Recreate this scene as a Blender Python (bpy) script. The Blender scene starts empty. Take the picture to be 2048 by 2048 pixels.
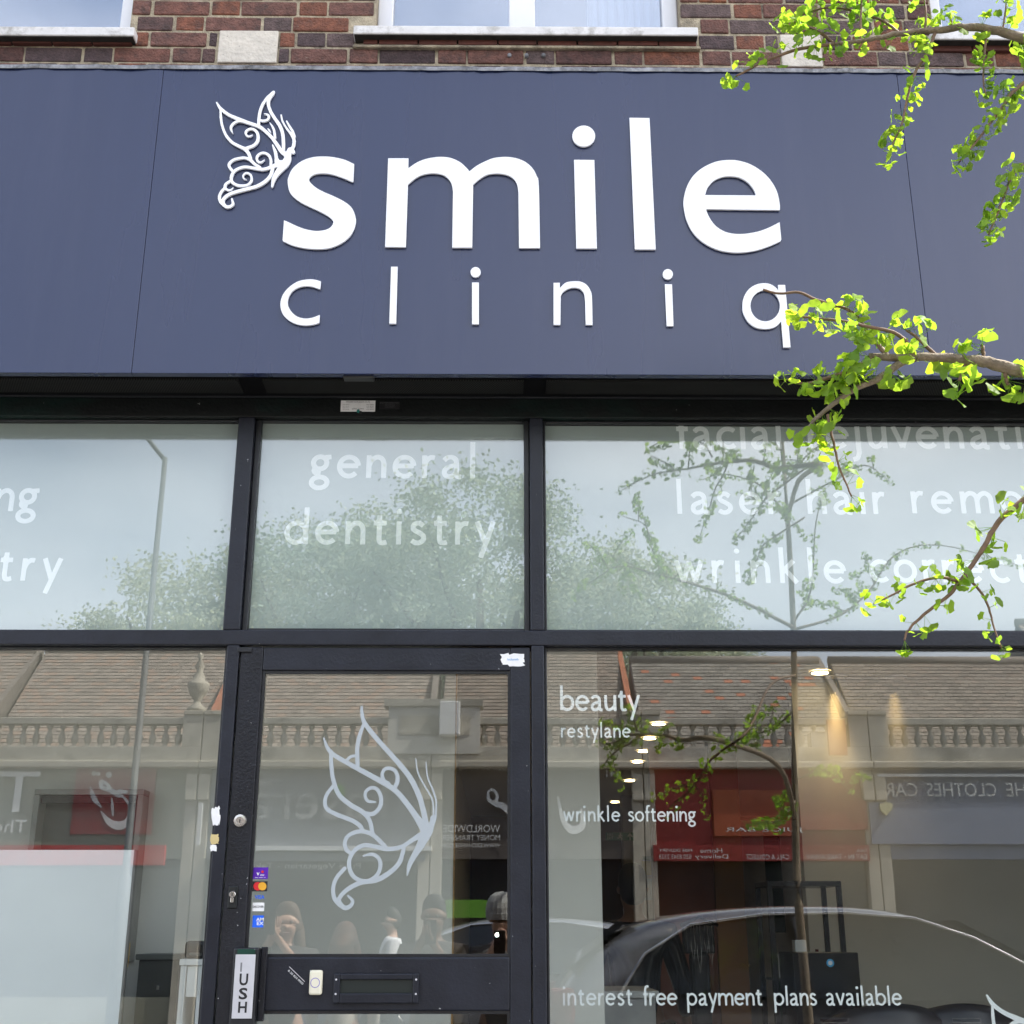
import bpy, bmesh, math, random
import numpy as np
from mathutils import Vector, Matrix, Euler, noise as mnoise

# ------------------------------------------------------------------ camera
SC = bpy.context.scene
COL = SC.collection
R = math.radians
FPX = 2500.0                      # focal length in pixels of a 2048 picture
CAM = Vector((0.0, -4.06, 1.45))
cam = bpy.data.cameras.new('camera')
cam.sensor_width = 36.0
cam.lens = FPX / 2048 * 36.0
cam.clip_start = 0.02
cam.clip_end = 2000
camo = bpy.data.objects.new('camera', cam)
COL.objects.link(camo)
camo.location = CAM
camo.rotation_euler = Euler((R(90 + 18.65), 0, R(-0.46)), 'XYZ')
SC.camera = camo
CROT = camo.rotation_euler.to_matrix()

# ------------------------------------------------------------------ world and sun
SUN_EL, SUN_AZ = 52.0, 13.0       # the sun stands to the right, a little behind the shop
sd = Vector((math.cos(R(SUN_EL)) * math.cos(R(SUN_AZ)), math.cos(R(SUN_EL)) * math.sin(R(SUN_AZ)), math.sin(R(SUN_EL))))
world = bpy.data.worlds.new('World')
SC.world = world
world.use_nodes = True
wn, wl = world.node_tree.nodes, world.node_tree.links
wn.clear()
wo = wn.new('ShaderNodeOutputWorld')
wb = wn.new('ShaderNodeBackground')
sky = wn.new('ShaderNodeTexSky')
sky.sky_type = 'NISHITA'
sky.sun_disc = False
sky.sun_elevation = R(SUN_EL)
sky.sun_rotation = math.atan2(sd.x, sd.y)
sky.air_density = 1.0
sky.dust_density = 2.6
sky.ozone_density = 1.0
wb.inputs['Strength'].default_value = 0.12
wtc = wn.new('ShaderNodeTexCoord')
wmp = wn.new('ShaderNodeMapping')
wmp.inputs['Scale'].default_value = (1, 1, 2.2)
wmp.inputs['Location'].default_value = (70.3, 24.7, 39.9)
wns = wn.new('ShaderNodeTexNoise')
wns.inputs['Scale'].default_value = 1.15
wns.inputs['Detail'].default_value = 5
wns.inputs['Roughness'].default_value = 0.5
wrp = wn.new('ShaderNodeValToRGB')
wrp.color_ramp.elements[0].position = 0.40
wrp.color_ramp.elements[0].color = (0.02, 0.02, 0.02, 1)
wrp.color_ramp.elements[1].position = 0.66
wrp.color_ramp.elements[1].color = (0.75, 0.75, 0.75, 1)
wmx = wn.new('ShaderNodeMixRGB')
wmx.inputs['Color2'].default_value = (9.5, 9.6, 10.0, 1)
wl.new(wtc.outputs['Generated'], wmp.inputs['Vector'])
wl.new(wmp.outputs[0], wns.inputs['Vector'])
wl.new(wns.outputs['Fac'], wrp.inputs['Fac'])
wl.new(wrp.outputs[0], wmx.inputs['Fac'])
wl.new(sky.outputs[0], wmx.inputs['Color1'])
wl.new(wmx.outputs[0], wb.inputs['Color'])
wl.new(wb.outputs[0], wo.inputs['Surface'])

sun = bpy.data.lights.new('sun', 'SUN')
sun.energy = 4.0
sun.angle = R(0.53)
sun.color = (1.0, 0.95, 0.87)
suno = bpy.data.objects.new('sun', sun)
COL.objects.link(suno)
suno.rotation_euler = (-sd).to_track_quat('-Z', 'Y').to_euler()

SC.view_settings.view_transform = 'Standard'
SC.view_settings.look = 'None'
SC.view_settings.gamma = 1
SC.view_settings.use_curve_mapping = False
SC.view_settings.exposure = 1.70
SC.render.engine = 'CYCLES'
SC.cycles.use_denoising = True
SC.cycles.max_bounces = 6
SC.cycles.diffuse_bounces = 2
SC.cycles.adaptive_threshold = 0.02
SC.cycles.glossy_bounces = 4
SC.cycles.transparent_max_bounces = 12
SC.cycles.sample_clamp_indirect = 6.0
SC.cycles.caustics_reflective = False
SC.cycles.caustics_refractive = False

# ------------------------------------------------------------------ helpers
rnd = random.Random(7)
GLASS = 0.10                      # plane of the shop glass (y)

def ray(px, py):
    return CROT @ Vector(((px - 1024) / FPX, (1024 - py) / FPX, -1.0))

def at(px, py, Y):
    d = ray(px, py)
    return CAM + d * ((Y - CAM.y) / d.y)

def refl(px, py, Y, g=GLASS):
    p = at(px, py, 2 * g - Y)
    return Vector((p.x, Y, p.z))

def link(name, me, mat=None, parent=None):
    o = bpy.data.objects.new(name, me)
    COL.objects.link(o)
    if mat is not None and me is not None:
        for m in (mat if isinstance(mat, (list, tuple)) else [mat]):
            me.materials.append(m)
    if parent is not None:
        o.parent = parent
        o.matrix_parent_inverse = Matrix.Translation(-parent_loc(parent))
    return o

def parent_loc(o):
    return o.location.copy()

def empty(name, label, cat, loc=(0, 0, 0), group=None):
    o = bpy.data.objects.new(name, None)
    COL.objects.link(o)
    o.location = loc
    o['label'] = label
    o['category'] = cat
    if group:
        o['group'] = group
    return o

def tag(o, label=None, cat=None, group=None, kind=None):
    if label: o['label'] = label
    if cat: o['category'] = cat
    if group: o['group'] = group
    if kind: o['kind'] = kind
    return o

def new_mesh(name, verts, faces, smooth=False):
    me = bpy.data.meshes.new(name)
    me.from_pydata([tuple(v) for v in verts], [], faces)
    me.update()
    if smooth:
        me.polygons.foreach_set('use_smooth', [True] * len(me.polygons))
    return me

def bm_mesh(name, bm, smooth=False):
    me = bpy.data.meshes.new(name)
    bmesh.ops.recalc_face_normals(bm, faces=bm.faces[:])
    bm.to_mesh(me)
    bm.free()
    if smooth:
        me.polygons.foreach_set('use_smooth', [True] * len(me.polygons))
    return me

def bm_box(bm, x0, x1, y0, y1, z0, z1, bevel=0.0):
    vs = [bm.verts.new(p) for p in ((x0, y0, z0), (x1, y0, z0), (x1, y1, z0), (x0, y1, z0), (x0, y0, z1), (x1, y0, z1), (x1, y1, z1), (x0, y1, z1))]
    fs = [bm.faces.new([vs[i] for i in f]) for f in ((0, 3, 2, 1), (4, 5, 6, 7), (0, 1, 5, 4), (1, 2, 6, 5), (2, 3, 7, 6), (3, 0, 4, 7))]
    if bevel > 0:
        es = list({e for f in fs for e in f.edges})
        bmesh.ops.bevel(bm, geom=es, offset=bevel, segments=2, affect='EDGES', profile=0.5)

def box(name, x0, x1, y0, y1, z0, z1, mat, parent=None, bevel=0.0):
    bm = bmesh.new()
    bm_box(bm, min(x0, x1), max(x0, x1), min(y0, y1), max(y0, y1), min(z0, z1), max(z0, z1), bevel)
    return link(name, bm_mesh(name, bm), mat, parent)

def bm_tube(bm, pts, rad, seg=8, cap=True):
    pts = [Vector(p) for p in pts]
    n = len(pts)
    if not hasattr(rad, '__len__'):
        rad = [rad] * n
    rings = []
    up = Vector((0, 0, 1))
    for i, p in enumerate(pts):
        t = (pts[min(i + 1, n - 1)] - pts[max(i - 1, 0)]).normalized()
        a = t.cross(up)
        if a.length < 1e-3:
            a = t.cross(Vector((1, 0, 0)))
        a.normalize()
        b = t.cross(a)
        rings.append([bm.verts.new(p + (a * math.cos(k * 2 * math.pi / seg) + b * math.sin(k * 2 * math.pi / seg)) * rad[i]) for k in range(seg)])
    for i in range(n - 1):
        for k in range(seg):
            bm.faces.new((rings[i][k], rings[i][(k + 1) % seg], rings[i + 1][(k + 1) % seg], rings[i + 1][k]))
    if cap:
        bm.faces.new(rings[0][::-1])
        bm.faces.new(rings[-1])

def tube(name, pts, rad, mat, parent=None, seg=8):
    bm = bmesh.new()
    bm_tube(bm, pts, rad, seg)
    return link(name, bm_mesh(name, bm, True), mat, parent)

def bm_lathe(bm, prof, seg=12, c=(0, 0, 0)):
    rings = []
    for r_, z_ in prof:
        rings.append([bm.verts.new((c[0] + r_ * math.cos(2 * math.pi * k / seg), c[1] + r_ * math.sin(2 * math.pi * k / seg), c[2] + z_)) for k in range(seg)])
    for i in range(len(rings) - 1):
        for k in range(seg):
            bm.faces.new((rings[i][k], rings[i][(k + 1) % seg], rings[i + 1][(k + 1) % seg], rings[i + 1][k]))
    bm.faces.new(rings[0][::-1])
    bm.faces.new(rings[-1])

def smooth_line(pts, n=5, closed=False):
    """Catmull-Rom through points (any dimension tuples)."""
    P = [np.array(p, float) for p in pts]
    out = []
    m = len(P)
    for i in range(m if closed else m - 1):
        p1, p2 = P[i], P[(i + 1) % m]
        p0 = P[(i - 1) % m] if (closed or i > 0) else 2 * p1 - p2
        p3 = P[(i + 2) % m] if (closed or i + 2 < m) else 2 * p2 - p1
        for k in range(n):
            t = k / n
            out.append(0.5 * ((2 * p1) + (-p0 + p2) * t + (2 * p0 - 5 * p1 + 4 * p2 - p3) * t * t + (-p0 + 3 * p1 - 3 * p2 + p3) * t ** 3))
    if not closed:
        out.append(P[-1])
    return out

# ------------------------------------------------------------------ materials
MATS = {}
def N(nt, t, **kw):
    n = nt.nodes.new(t)
    for k, v in kw.items():
        n.inputs[k].default_value = v
    return n

def mat(name, col, rough=0.5, metal=0.0, var=0.18, scale=6.0, bump=0.0, bscale=60.0, coat=0.0, spec=0.5,
        rand=None, chips=None, chip_col=(0.7, 0.7, 0.68), emit=None, estr=0.0, dirt=None, dirt_scale=2.0, stretch=(1, 1, 1), rvar=0.0):
    if name in MATS:
        return MATS[name]
    m = bpy.data.materials.new(name)
    MATS[name] = m
    m.use_nodes = True
    nt = m.node_tree
    L = nt.links.new
    b = nt.nodes['Principled BSDF']
    b.inputs['Roughness'].default_value = rough
    b.inputs['Metallic'].default_value = metal
    b.inputs['Specular IOR Level'].default_value = spec
    b.inputs['Coat Weight'].default_value = coat
    b.inputs['Coat Roughness'].default_value = 0.08
    geo = N(nt, 'ShaderNodeNewGeometry')
    mp = N(nt, 'ShaderNodeMapping')
    mp.inputs['Scale'].default_value = stretch
    L(geo.outputs['Position'], mp.inputs['Vector'])
    ns = N(nt, 'ShaderNodeTexNoise', Scale=scale, Detail=5.0, Roughness=0.6)
    L(mp.outputs[0], ns.inputs['Vector'])
    rp = N(nt, 'ShaderNodeValToRGB')
    e = rp.color_ramp.elements
    e[0].position, e[1].position = 0.3, 0.72
    e[0].color = tuple(c * (1 - var) for c in col) + (1,)
    e[1].color = tuple(min(1, c * (1 + var)) for c in col) + (1,)
    L(ns.outputs['Fac'], rp.inputs['Fac'])
    out = rp.outputs[0]
    if rand:
        oi = N(nt, 'ShaderNodeObjectInfo')
        rr = N(nt, 'ShaderNodeValToRGB')
        rr.color_ramp.interpolation = 'CONSTANT'
        els = rr.color_ramp.elements
        while len(els) < len(rand):
            els.new(0.5)
        for i, c in enumerate(rand):
            els[i].position = i / len(rand)
            els[i].color = tuple(c) + (1,)
        L(oi.outputs['Random'], rr.inputs['Fac'])
        mx = N(nt, 'ShaderNodeMixRGB')
        mx.blend_type = 'MULTIPLY'
        mx.inputs['Fac'].default_value = 1
        L(rr.outputs[0], mx.inputs['Color1'])
        L(out, mx.inputs['Color2'])
        out = mx.outputs[0]
    if dirt:
        n2 = N(nt, 'ShaderNodeTexNoise', Scale=dirt_scale, Detail=8.0, Roughness=0.7)
        L(mp.outputs[0], n2.inputs['Vector'])
        r2 = N(nt, 'ShaderNodeValToRGB')
        r2.color_ramp.elements[0].position, r2.color_ramp.elements[1].position = 0.5, 0.7
        L(n2.outputs['Fac'], r2.inputs['Fac'])
        mx = N(nt, 'ShaderNodeMixRGB')
        L(r2.outputs[0], mx.inputs['Fac'])
        L(out, mx.inputs['Color1'])
        mx.inputs['Color2'].default_value = tuple(dirt) + (1,)
        out = mx.outputs[0]
    if chips:
        n3 = N(nt, 'ShaderNodeTexNoise', Scale=chips[0], Detail=3.0, Roughness=0.65)
        L(geo.outputs['Position'], n3.inputs['Vector'])
        r3 = N(nt, 'ShaderNodeValToRGB')
        r3.color_ramp.elements[0].position, r3.color_ramp.elements[1].position = chips[1], chips[1] + 0.015
        L(n3.outputs['Fac'], r3.inputs['Fac'])
        mx = N(nt, 'ShaderNodeMixRGB')
        L(r3.outputs[0], mx.inputs['Fac'])
        L(out, mx.inputs['Color1'])
        mx.inputs['Color2'].default_value = tuple(chip_col) + (1,)
        out = mx.outputs[0]
    L(out, b.inputs['Base Color'])
    if rvar:
        mr = N(nt, 'ShaderNodeMapRange')
        mr.inputs['To Min'].default_value = max(0.02, rough - rvar)
        mr.inputs['To Max'].default_value = min(1, rough + rvar)
        L(ns.outputs['Fac'], mr.inputs['Value'])
        L(mr.outputs[0], b.inputs['Roughness'])
    if bump:
        n4 = N(nt, 'ShaderNodeTexNoise', Scale=bscale, Detail=4.0)
        L(geo.outputs['Position'], n4.inputs['Vector'])
        bp = N(nt, 'ShaderNodeBump', Strength=bump, Distance=0.01)
        L(n4.outputs['Fac'], bp.inputs['Height'])
        L(bp.outputs[0], b.inputs['Normal'])
    if emit:
        b.inputs['Emission Color'].default_value = tuple(emit) + (1,)
        b.inputs['Emission Strength'].default_value = estr
    return m

def glass_mat(name, r0=0.1, tint=(0.93, 0.95, 0.94), wob=0.0):
    m = bpy.data.materials.new(name)
    m.use_nodes = True
    nt = m.node_tree
    L = nt.links.new
    nt.nodes.clear()
    o = N(nt, 'ShaderNodeOutputMaterial')
    g = N(nt, 'ShaderNodeNewGeometry')
    dt = N(nt, 'ShaderNodeVectorMath'); dt.operation = 'DOT_PRODUCT'
    L(g.outputs['Incoming'], dt.inputs[0]); L(g.outputs['Normal'], dt.inputs[1])
    ab = N(nt, 'ShaderNodeMath'); ab.operation = 'ABSOLUTE'
    L(dt.outputs['Value'], ab.inputs[0])
    om = N(nt, 'ShaderNodeMath'); om.operation = 'SUBTRACT'; om.inputs[0].default_value = 1
    L(ab.outputs[0], om.inputs[1])
    pw = N(nt, 'ShaderNodeMath'); pw.operation = 'POWER'; pw.inputs[1].default_value = 5
    L(om.outputs[0], pw.inputs[0])
    ma = N(nt, 'ShaderNodeMath'); ma.operation = 'MULTIPLY_ADD'; ma.inputs[1].default_value = 1 - r0; ma.inputs[2].default_value = r0
    L(pw.outputs[0], ma.inputs[0])
    tr = N(nt, 'ShaderNodeBsdfTransparent'); tr.inputs['Color'].default_value = tuple(tint) + (1,)
    gl = N(nt, 'ShaderNodeBsdfGlossy'); gl.inputs['Roughness'].default_value = 0.0; gl.inputs['Color'].default_value = (0.97, 0.98, 1, 1)
    if wob:
        ns = N(nt, 'ShaderNodeTexNoise', Scale=1.1, Detail=1.0)
        L(g.outputs['Position'], ns.inputs['Vector'])
        bp = N(nt, 'ShaderNodeBump', Strength=wob, Distance=0.01)
        L(ns.outputs['Fac'], bp.inputs['Height'])
        L(bp.outputs[0], gl.inputs['Normal'])
    mx = N(nt, 'ShaderNodeMixShader')
    L(ma.outputs[0], mx.inputs['Fac']); L(tr.outputs[0], mx.inputs[1]); L(gl.outputs[0], mx.inputs[2])
    L(mx.outputs[0], o.inputs['Surface'])
    return m

M_frame = mat('frame paint', (0.013, 0.015, 0.023), 0.36, spec=0.35, var=0.25, scale=9, bump=0.12, bscale=120, chips=(55, 0.735), chip_col=(0.42, 0.43, 0.44), rvar=0.1)
M_worn = mat('worn frame paint', (0.010, 0.011, 0.016), 0.36, spec=0.35, var=0.3, scale=9, bump=0.25, bscale=120, chips=(48, 0.70), chip_col=(0.50, 0.51, 0.52), rvar=0.1, stretch=(1, 1, 0.5))
M_bead = mat('frame bead paint', (0.007, 0.008, 0.011), 0.4, var=0.3, scale=9, bump=0.1, bscale=90, chips=(60, 0.75), chip_col=(0.35, 0.35, 0.35))
M_beam = mat('worn green black paint', (0.006, 0.0075, 0.0075), 0.5, spec=0.25, var=0.5, scale=7, bump=0.3, bscale=80, dirt=(0.004, 0.02, 0.016), dirt_scale=3, chips=(38, 0.745), chip_col=(0.30, 0.32, 0.30), stretch=(0.4, 1, 1))
M_black = mat('soffit black', (0.003, 0.003, 0.0035), 0.8, spec=0.08)
M_fascia = mat('fascia aluminium', (0.0145, 0.0235, 0.073), 0.27, var=0.06, scale=1.0, spec=0.70, rvar=0.04, dirt=(0.0185, 0.027, 0.076), dirt_scale=3.5, stretch=(2.2, 1, 0.25))
M_letter = mat('white acrylic', (0.90, 0.91, 0.94), 0.35, var=0.02, scale=3)
M_letter_side = M_letter
M_vinyl = mat('frosted white vinyl', (0.97, 0.985, 0.99), 0.5, var=0.01, scale=4)
M_vinyl2 = mat('frosted clear vinyl', (0.40, 0.44, 0.46), 0.5, var=0.03, scale=4)
M_film = mat('frosted grey film', (0.47, 0.515, 0.50), 0.6, var=0.04, scale=1.5)
M_white = mat('white upvc', (0.80, 0.80, 0.82), 0.3, var=0.03, scale=5, bump=0.03)
M_sill = mat('white stone sill', (0.72, 0.70, 0.68), 0.6, var=0.1, scale=14, dirt=(0.25, 0.23, 0.2), dirt_scale=9, bump=0.15)
M_stone = mat('cast stone', (0.66, 0.60, 0.51), 0.8, var=0.15, scale=18, bump=0.5, bscale=70, chips=(90, 0.70), chip_col=(0.2, 0.18, 0.16))
M_sill_shade = mat('sill shade and grime', (0.022, 0.019, 0.016), 0.9, var=0.5, scale=30)  # near-black colour that paints in the shade, with some grime, below the sills
M_lead = mat('lead flashing', (0.22, 0.22, 0.23), 0.55, var=0.5, scale=30, bump=0.6, bscale=60, dirt=(0.05, 0.05, 0.05), dirt_scale=22)
M_mortar = mat('mortar', (0.44, 0.37, 0.26), 0.9, dirt=(0.12, 0.10, 0.08), dirt_scale=6, var=0.3, scale=30, bump=0.8, bscale=150)
M_brick = mat('brick', (0.9, 0.9, 0.9), 0.85, var=0.55, scale=30, bump=1.0, bscale=110, dirt=(0.055, 0.036, 0.032), dirt_scale=11, chips=(75, 0.70), chip_col=(0.30, 0.22, 0.17),
              rand=[(0.215, 0.098, 0.074), (0.150, 0.082, 0.072), (0.285, 0.105, 0.060), (0.120, 0.078, 0.078), (0.235, 0.108, 0.082),
                    (0.165, 0.110, 0.102), (0.085, 0.052, 0.052), (0.235, 0.098, 0.070), (0.140, 0.066, 0.055), (0.32, 0.115, 0.055)])
M_tile = mat('red clay tile', (0.105, 0.030, 0.020), 0.8, var=0.35, scale=20, bump=0.3, dirt=(0.05, 0.02, 0.015), dirt_scale=10)
M_glass = glass_mat('shop glass', 0.092, wob=0.012)
M_glass_up = glass_mat('upper window glass', 0.30, (0.75, 0.8, 0.85))
M_steel = mat('brushed steel', (0.62, 0.60, 0.57), 0.25, metal=1.0, var=0.05)
M_plate = mat('satin aluminium plate', (0.60, 0.60, 0.63), 0.42, metal=0.3, var=0.05, scale=20)
M_ink = mat('black ink', (0.01, 0.01, 0.012), 0.5)
M_paper = mat('white sticker', (0.82, 0.82, 0.82), 0.5, var=0.06, scale=60)
M_green = mat('dark green paint', (0.005, 0.045, 0.030), 0.3, var=0.3, scale=14, chips=(50, 0.66), chip_col=(0.5, 0.5, 0.5))

# ------------------------------------------------------------------ flat shapes: strokes and outlines
def outline(pts, n=5):
    """pts: (x, y) smooth or (x, y, 1) corner -> polygon"""
    m = len(pts)
    c = [i for i, p in enumerate(pts) if len(p) == 3]
    P = [np.array(p[:2], float) for p in pts]
    if not c:
        return smooth_line(P, n, True)
    out = []
    for a in range(len(c)):
        i0, i1 = c[a], c[(a + 1) % len(c)]
        seg = [P[i0]]
        i = i0
        while True:
            i = (i + 1) % m
            seg.append(P[i])
            if i == i1:
                break
        if len(seg) == 2:
            out.append(seg[0])
        else:
            out.extend(smooth_line(seg, n)[:-1])
    return out

def fill_mesh(name, polys, depth):
    """polys: list of closed 2D polygons (x, z metres, even-odd). Returns a mesh in the xz plane, front face at y=0 facing -y, thickness depth."""
    cu = bpy.data.curves.new('tmp', 'CURVE')
    cu.dimensions = '2D'
    cu.fill_mode = 'BOTH'
    cu.extrude = depth / 2
    for p in polys:
        s = cu.splines.new('POLY')
        s.points.add(len(p) - 1)
        for i, q in enumerate(p):
            s.points[i].co = (q[0], q[1], 0, 1)
        s.use_cyclic_u = True
    return curve_to_mesh(name, cu, depth)

def curve_to_mesh(name, cu, depth):
    o = bpy.data.objects.new('tmp', cu)
    COL.objects.link(o)
    dg = bpy.context.evaluated_depsgraph_get()
    me = bpy.data.meshes.new_from_object(o.evaluated_get(dg))
    bpy.data.objects.remove(o)
    bpy.data.curves.remove(cu)
    me.name = name
    me.materials.clear()
    me.transform(Matrix(((1, 0, 0, 0), (0, 0, -1, depth / 2), (0, 1, 0, 0), (0, 0, 0, 1))))
    return me

def sdf_polys(strokes, cell):
    """strokes: list of (pts Nx3 (x, y, width), flat0, flat1). Union outline by marching squares."""
    A = np.concatenate([s[0] for s in strokes])
    pad = A[:, 2].max() + 3 * cell
    x0, y0 = A[:, 0].min() - pad, A[:, 1].min() - pad
    nx = int((A[:, 0].max() + pad - x0) / cell) + 2
    ny = int((A[:, 1].max() + pad - y0) / cell) + 2
    D = np.full((ny, nx), 1e3)
    gx, gy = x0 + np.arange(nx) * cell, y0 + np.arange(ny) * cell
    for P, f0, f1 in strokes:
        w = P[:, 2].max()
        ia, ib = max(0, int((P[:, 0].min() - w - x0) / cell) - 1), min(nx, int((P[:, 0].max() + w - x0) / cell) + 2)
        ja, jb = max(0, int((P[:, 1].min() - w - y0) / cell) - 1), min(ny, int((P[:, 1].max() + w - y0) / cell) + 2)
        X, Y = np.meshgrid(gx[ia:ib], gy[ja:jb])
        d = np.full(X.shape, 1e3)
        for i in range(len(P) - 1):
            a, b = P[i], P[i + 1]
            ex, ey = b[0] - a[0], b[1] - a[1]
            l2 = ex * ex + ey * ey + 1e-12
            t = np.clip(((X - a[0]) * ex + (Y - a[1]) * ey) / l2, 0, 1)
            d = np.minimum(d, np.hypot(X - a[0] - t * ex, Y - a[1] - t * ey) - (a[2] + t * (b[2] - a[2])) / 2)
        for fl, e, q in ((f0, P[0], P[1]), (f1, P[-1], P[-2])):
            if fl:
                tx, ty = e[0] - q[0], e[1] - q[1]
                l = math.hypot(tx, ty) + 1e-9
                h = ((X - e[0]) * tx + (Y - e[1]) * ty) / l
                near = np.hypot(X - e[0], Y - e[1]) < e[2]
                d = np.where(near, np.maximum(d, h), d)
        D[ja:jb, ia:ib] = np.minimum(D[ja:jb, ia:ib], d)
    D = np.where(np.abs(D) < 1e-9, 1e-9, D)
    seg = {}
    ins = D < 0
    s = ins[:-1, :-1].astype(int) + 2 * ins[:-1, 1:] + 4 * ins[1:, 1:] + 8 * ins[1:, :-1]
    def ex(kind, i, j):
        if kind == 0:
            t = D[j, i] / (D[j, i] - D[j, i + 1]); return (x0 + (i + t) * cell, y0 + j * cell)
        t = D[j, i] / (D[j, i] - D[j + 1, i]); return (x0 + i * cell, y0 + (j + t) * cell)
    TAB = {1: [(3, 0)], 2: [(0, 1)], 3: [(3, 1)], 4: [(1, 2)], 5: [(3, 0), (1, 2)], 6: [(0, 2)], 7: [(3, 2)], 8: [(2, 3)], 9: [(2, 0)], 10: [(0, 1), (2, 3)], 11: [(2, 1)], 12: [(1, 3)], 13: [(1, 0)], 14: [(0, 3)]}
    for j, i in zip(*np.nonzero((s > 0) & (s < 15))):
        E = {0: (0, i, j), 1: (1, i + 1, j), 2: (0, i, j + 1), 3: (1, i, j)}
        for a, b in TAB[s[j, i]]:
            seg[E[a]] = E[b]
    polys = []
    while seg:
        k0 = next(iter(seg))
        k, poly = k0, []
        while k in seg:
            poly.append(ex(*k))
            k = seg.pop(k)
        if len(poly) > 5:
            # thin out straight runs
            q = [poly[0]]
            for a in range(1, len(poly) - 1):
                p, c, n_ = q[-1], poly[a], poly[a + 1]
                cr = abs((c[0] - p[0]) * (n_[1] - p[1]) - (c[1] - p[1]) * (n_[0] - p[0]))
                if cr / (math.hypot(n_[0] - p[0], n_[1] - p[1]) + 1e-9) > cell * 0.04:
                    q.append(c)
            q.append(poly[-1])
            polys.append(q)
    return polys

def arc(cx, cy, rx, ry, a0, a1, n=14):
    return [(cx + rx * math.cos(R(a0 + (a1 - a0) * k / n)), cy + ry * math.sin(R(a0 + (a1 - a0) * k / n))) for k in range(n + 1)]

def cr(*p):
    return [tuple(q) for q in smooth_line(p, 4)]

ASC = 1.60
def G_arch(x):
    return cr((x, .52), (x + .12, .78), (x + .34, .92), (x + .54, .86), (x + .64, .68), (x + .65, .45)) + [(x + .65, 0)]
STEM = lambda x, a=0, b=1.0: [(x, a), (x, b)]
DOT = lambda x, y=1.42: [(x, y, .24), (x + .001, y, .24)]
GLY = {   # a humanist sans in strokes: x-height 1
    'a': (.92, [cr((.10, .78), (.25, .90), (.44, .92), (.60, .83), (.65, .66)) + [(.65, .2)] + cr((.65, .2), (.69, .08), (.86, .06)), cr((.65, .56), (.45, .53), (.20, .42), (.12, .25), (.22, .09), (.42, .08), (.58, .18), (.65, .30))]),
    'b': (1.02, [STEM(.11, 0.06, ASC), arc(.50, .5, .41, .42, 0, 360, 24)]),
    'c': (.84, [arc(.52, .5, .42, .42, 48, 312, 18)]),
    'd': (1.04, [STEM(.91, 0, ASC), arc(.50, .5, .41, .42, 0, 360, 24)]),
    'e': (1.00, [arc(.50, .5, .41, .42, 4, 318, 22), [(.09, .53), (.90, .53)]]),
    'f': (.58, [cr((.62, 1.50), (.48, 1.54), (.34, 1.48), (.27, 1.30)) + [(.27, 0)], [(.04, .91), (.56, .91)]]),
    'g': (.92, [arc(.42, .66, .29, .27, 0, 360, 20), [(.62, .90), (.90, .92)], cr((.26, .44), (.17, .33), (.24, .22), (.45, .16)), arc(.42, -.20, .34, .24, 80, 440, 20)]),
    'h': (.90, [STEM(.11, 0, ASC), G_arch(.11)]),
    'i': (.36, [STEM(.17), DOT(.17)]),
    'j': (.36, [cr((-.12, -.50), (.08, -.44), (.17, -.22)) + [(.17, 1)], DOT(.17)]),
    'k': (.84, [STEM(.11, 0, ASC), [(.14, .50), (.66, 1.0)], [(.26, .60), (.76, 0)]]),
    'l': (.36, [STEM(.17, 0, ASC)]),
    'm': (1.50, [STEM(.11), G_arch(.11), G_arch(.74)]),
    'n': (.90, [STEM(.11), G_arch(.11)]),
    'o': (1.02, [arc(.51, .5, .42, .42, 0, 360, 24)]),
    'p': (1.02, [STEM(.11, -.58, 1), arc(.50, .5, .41, .42, 0, 360, 24)]),
    'r': (.60, [STEM(.11), cr((.11, .50), (.20, .76), (.38, .91), (.56, .89))]),
    's': (.72, [cr((.58, .80), (.40, .92), (.20, .88), (.13, .72), (.22, .60), (.42, .50), (.58, .37), (.58, .20), (.42, .08), (.24, .08), (.08, .17))]),
    't': (.66, [[(.27, 1.26), (.27, .25)] + cr((.27, .25), (.32, .10), (.46, .07), (.60, .11)), [(.02, .92), (.58, .92)], [(.06, .92, .04), (.25, 1.14, .12)]]),
    'u': (.90, [[(.76, 1), (.76, 0)], [(.11, 1), (.11, .5)] + cr((.11, .5), (.15, .22), (.30, .08), (.50, .12), (.68, .28), (.76, .46))]),
    'v': (.82, [[(.05, 1), (.41, .04)], [(.77, 1), (.41, .04)]]),
    'w': (1.24, [[(.05, 1), (.36, .05)], [(.36, .05), (.62, .95)], [(.62, .95), (.88, .05)], [(.88, .05), (1.19, 1)]]),
    'y': (.82, [[(.05, 1), (.43, .06)], [(.77, 1), (.22, -.56)]]),
}

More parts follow.
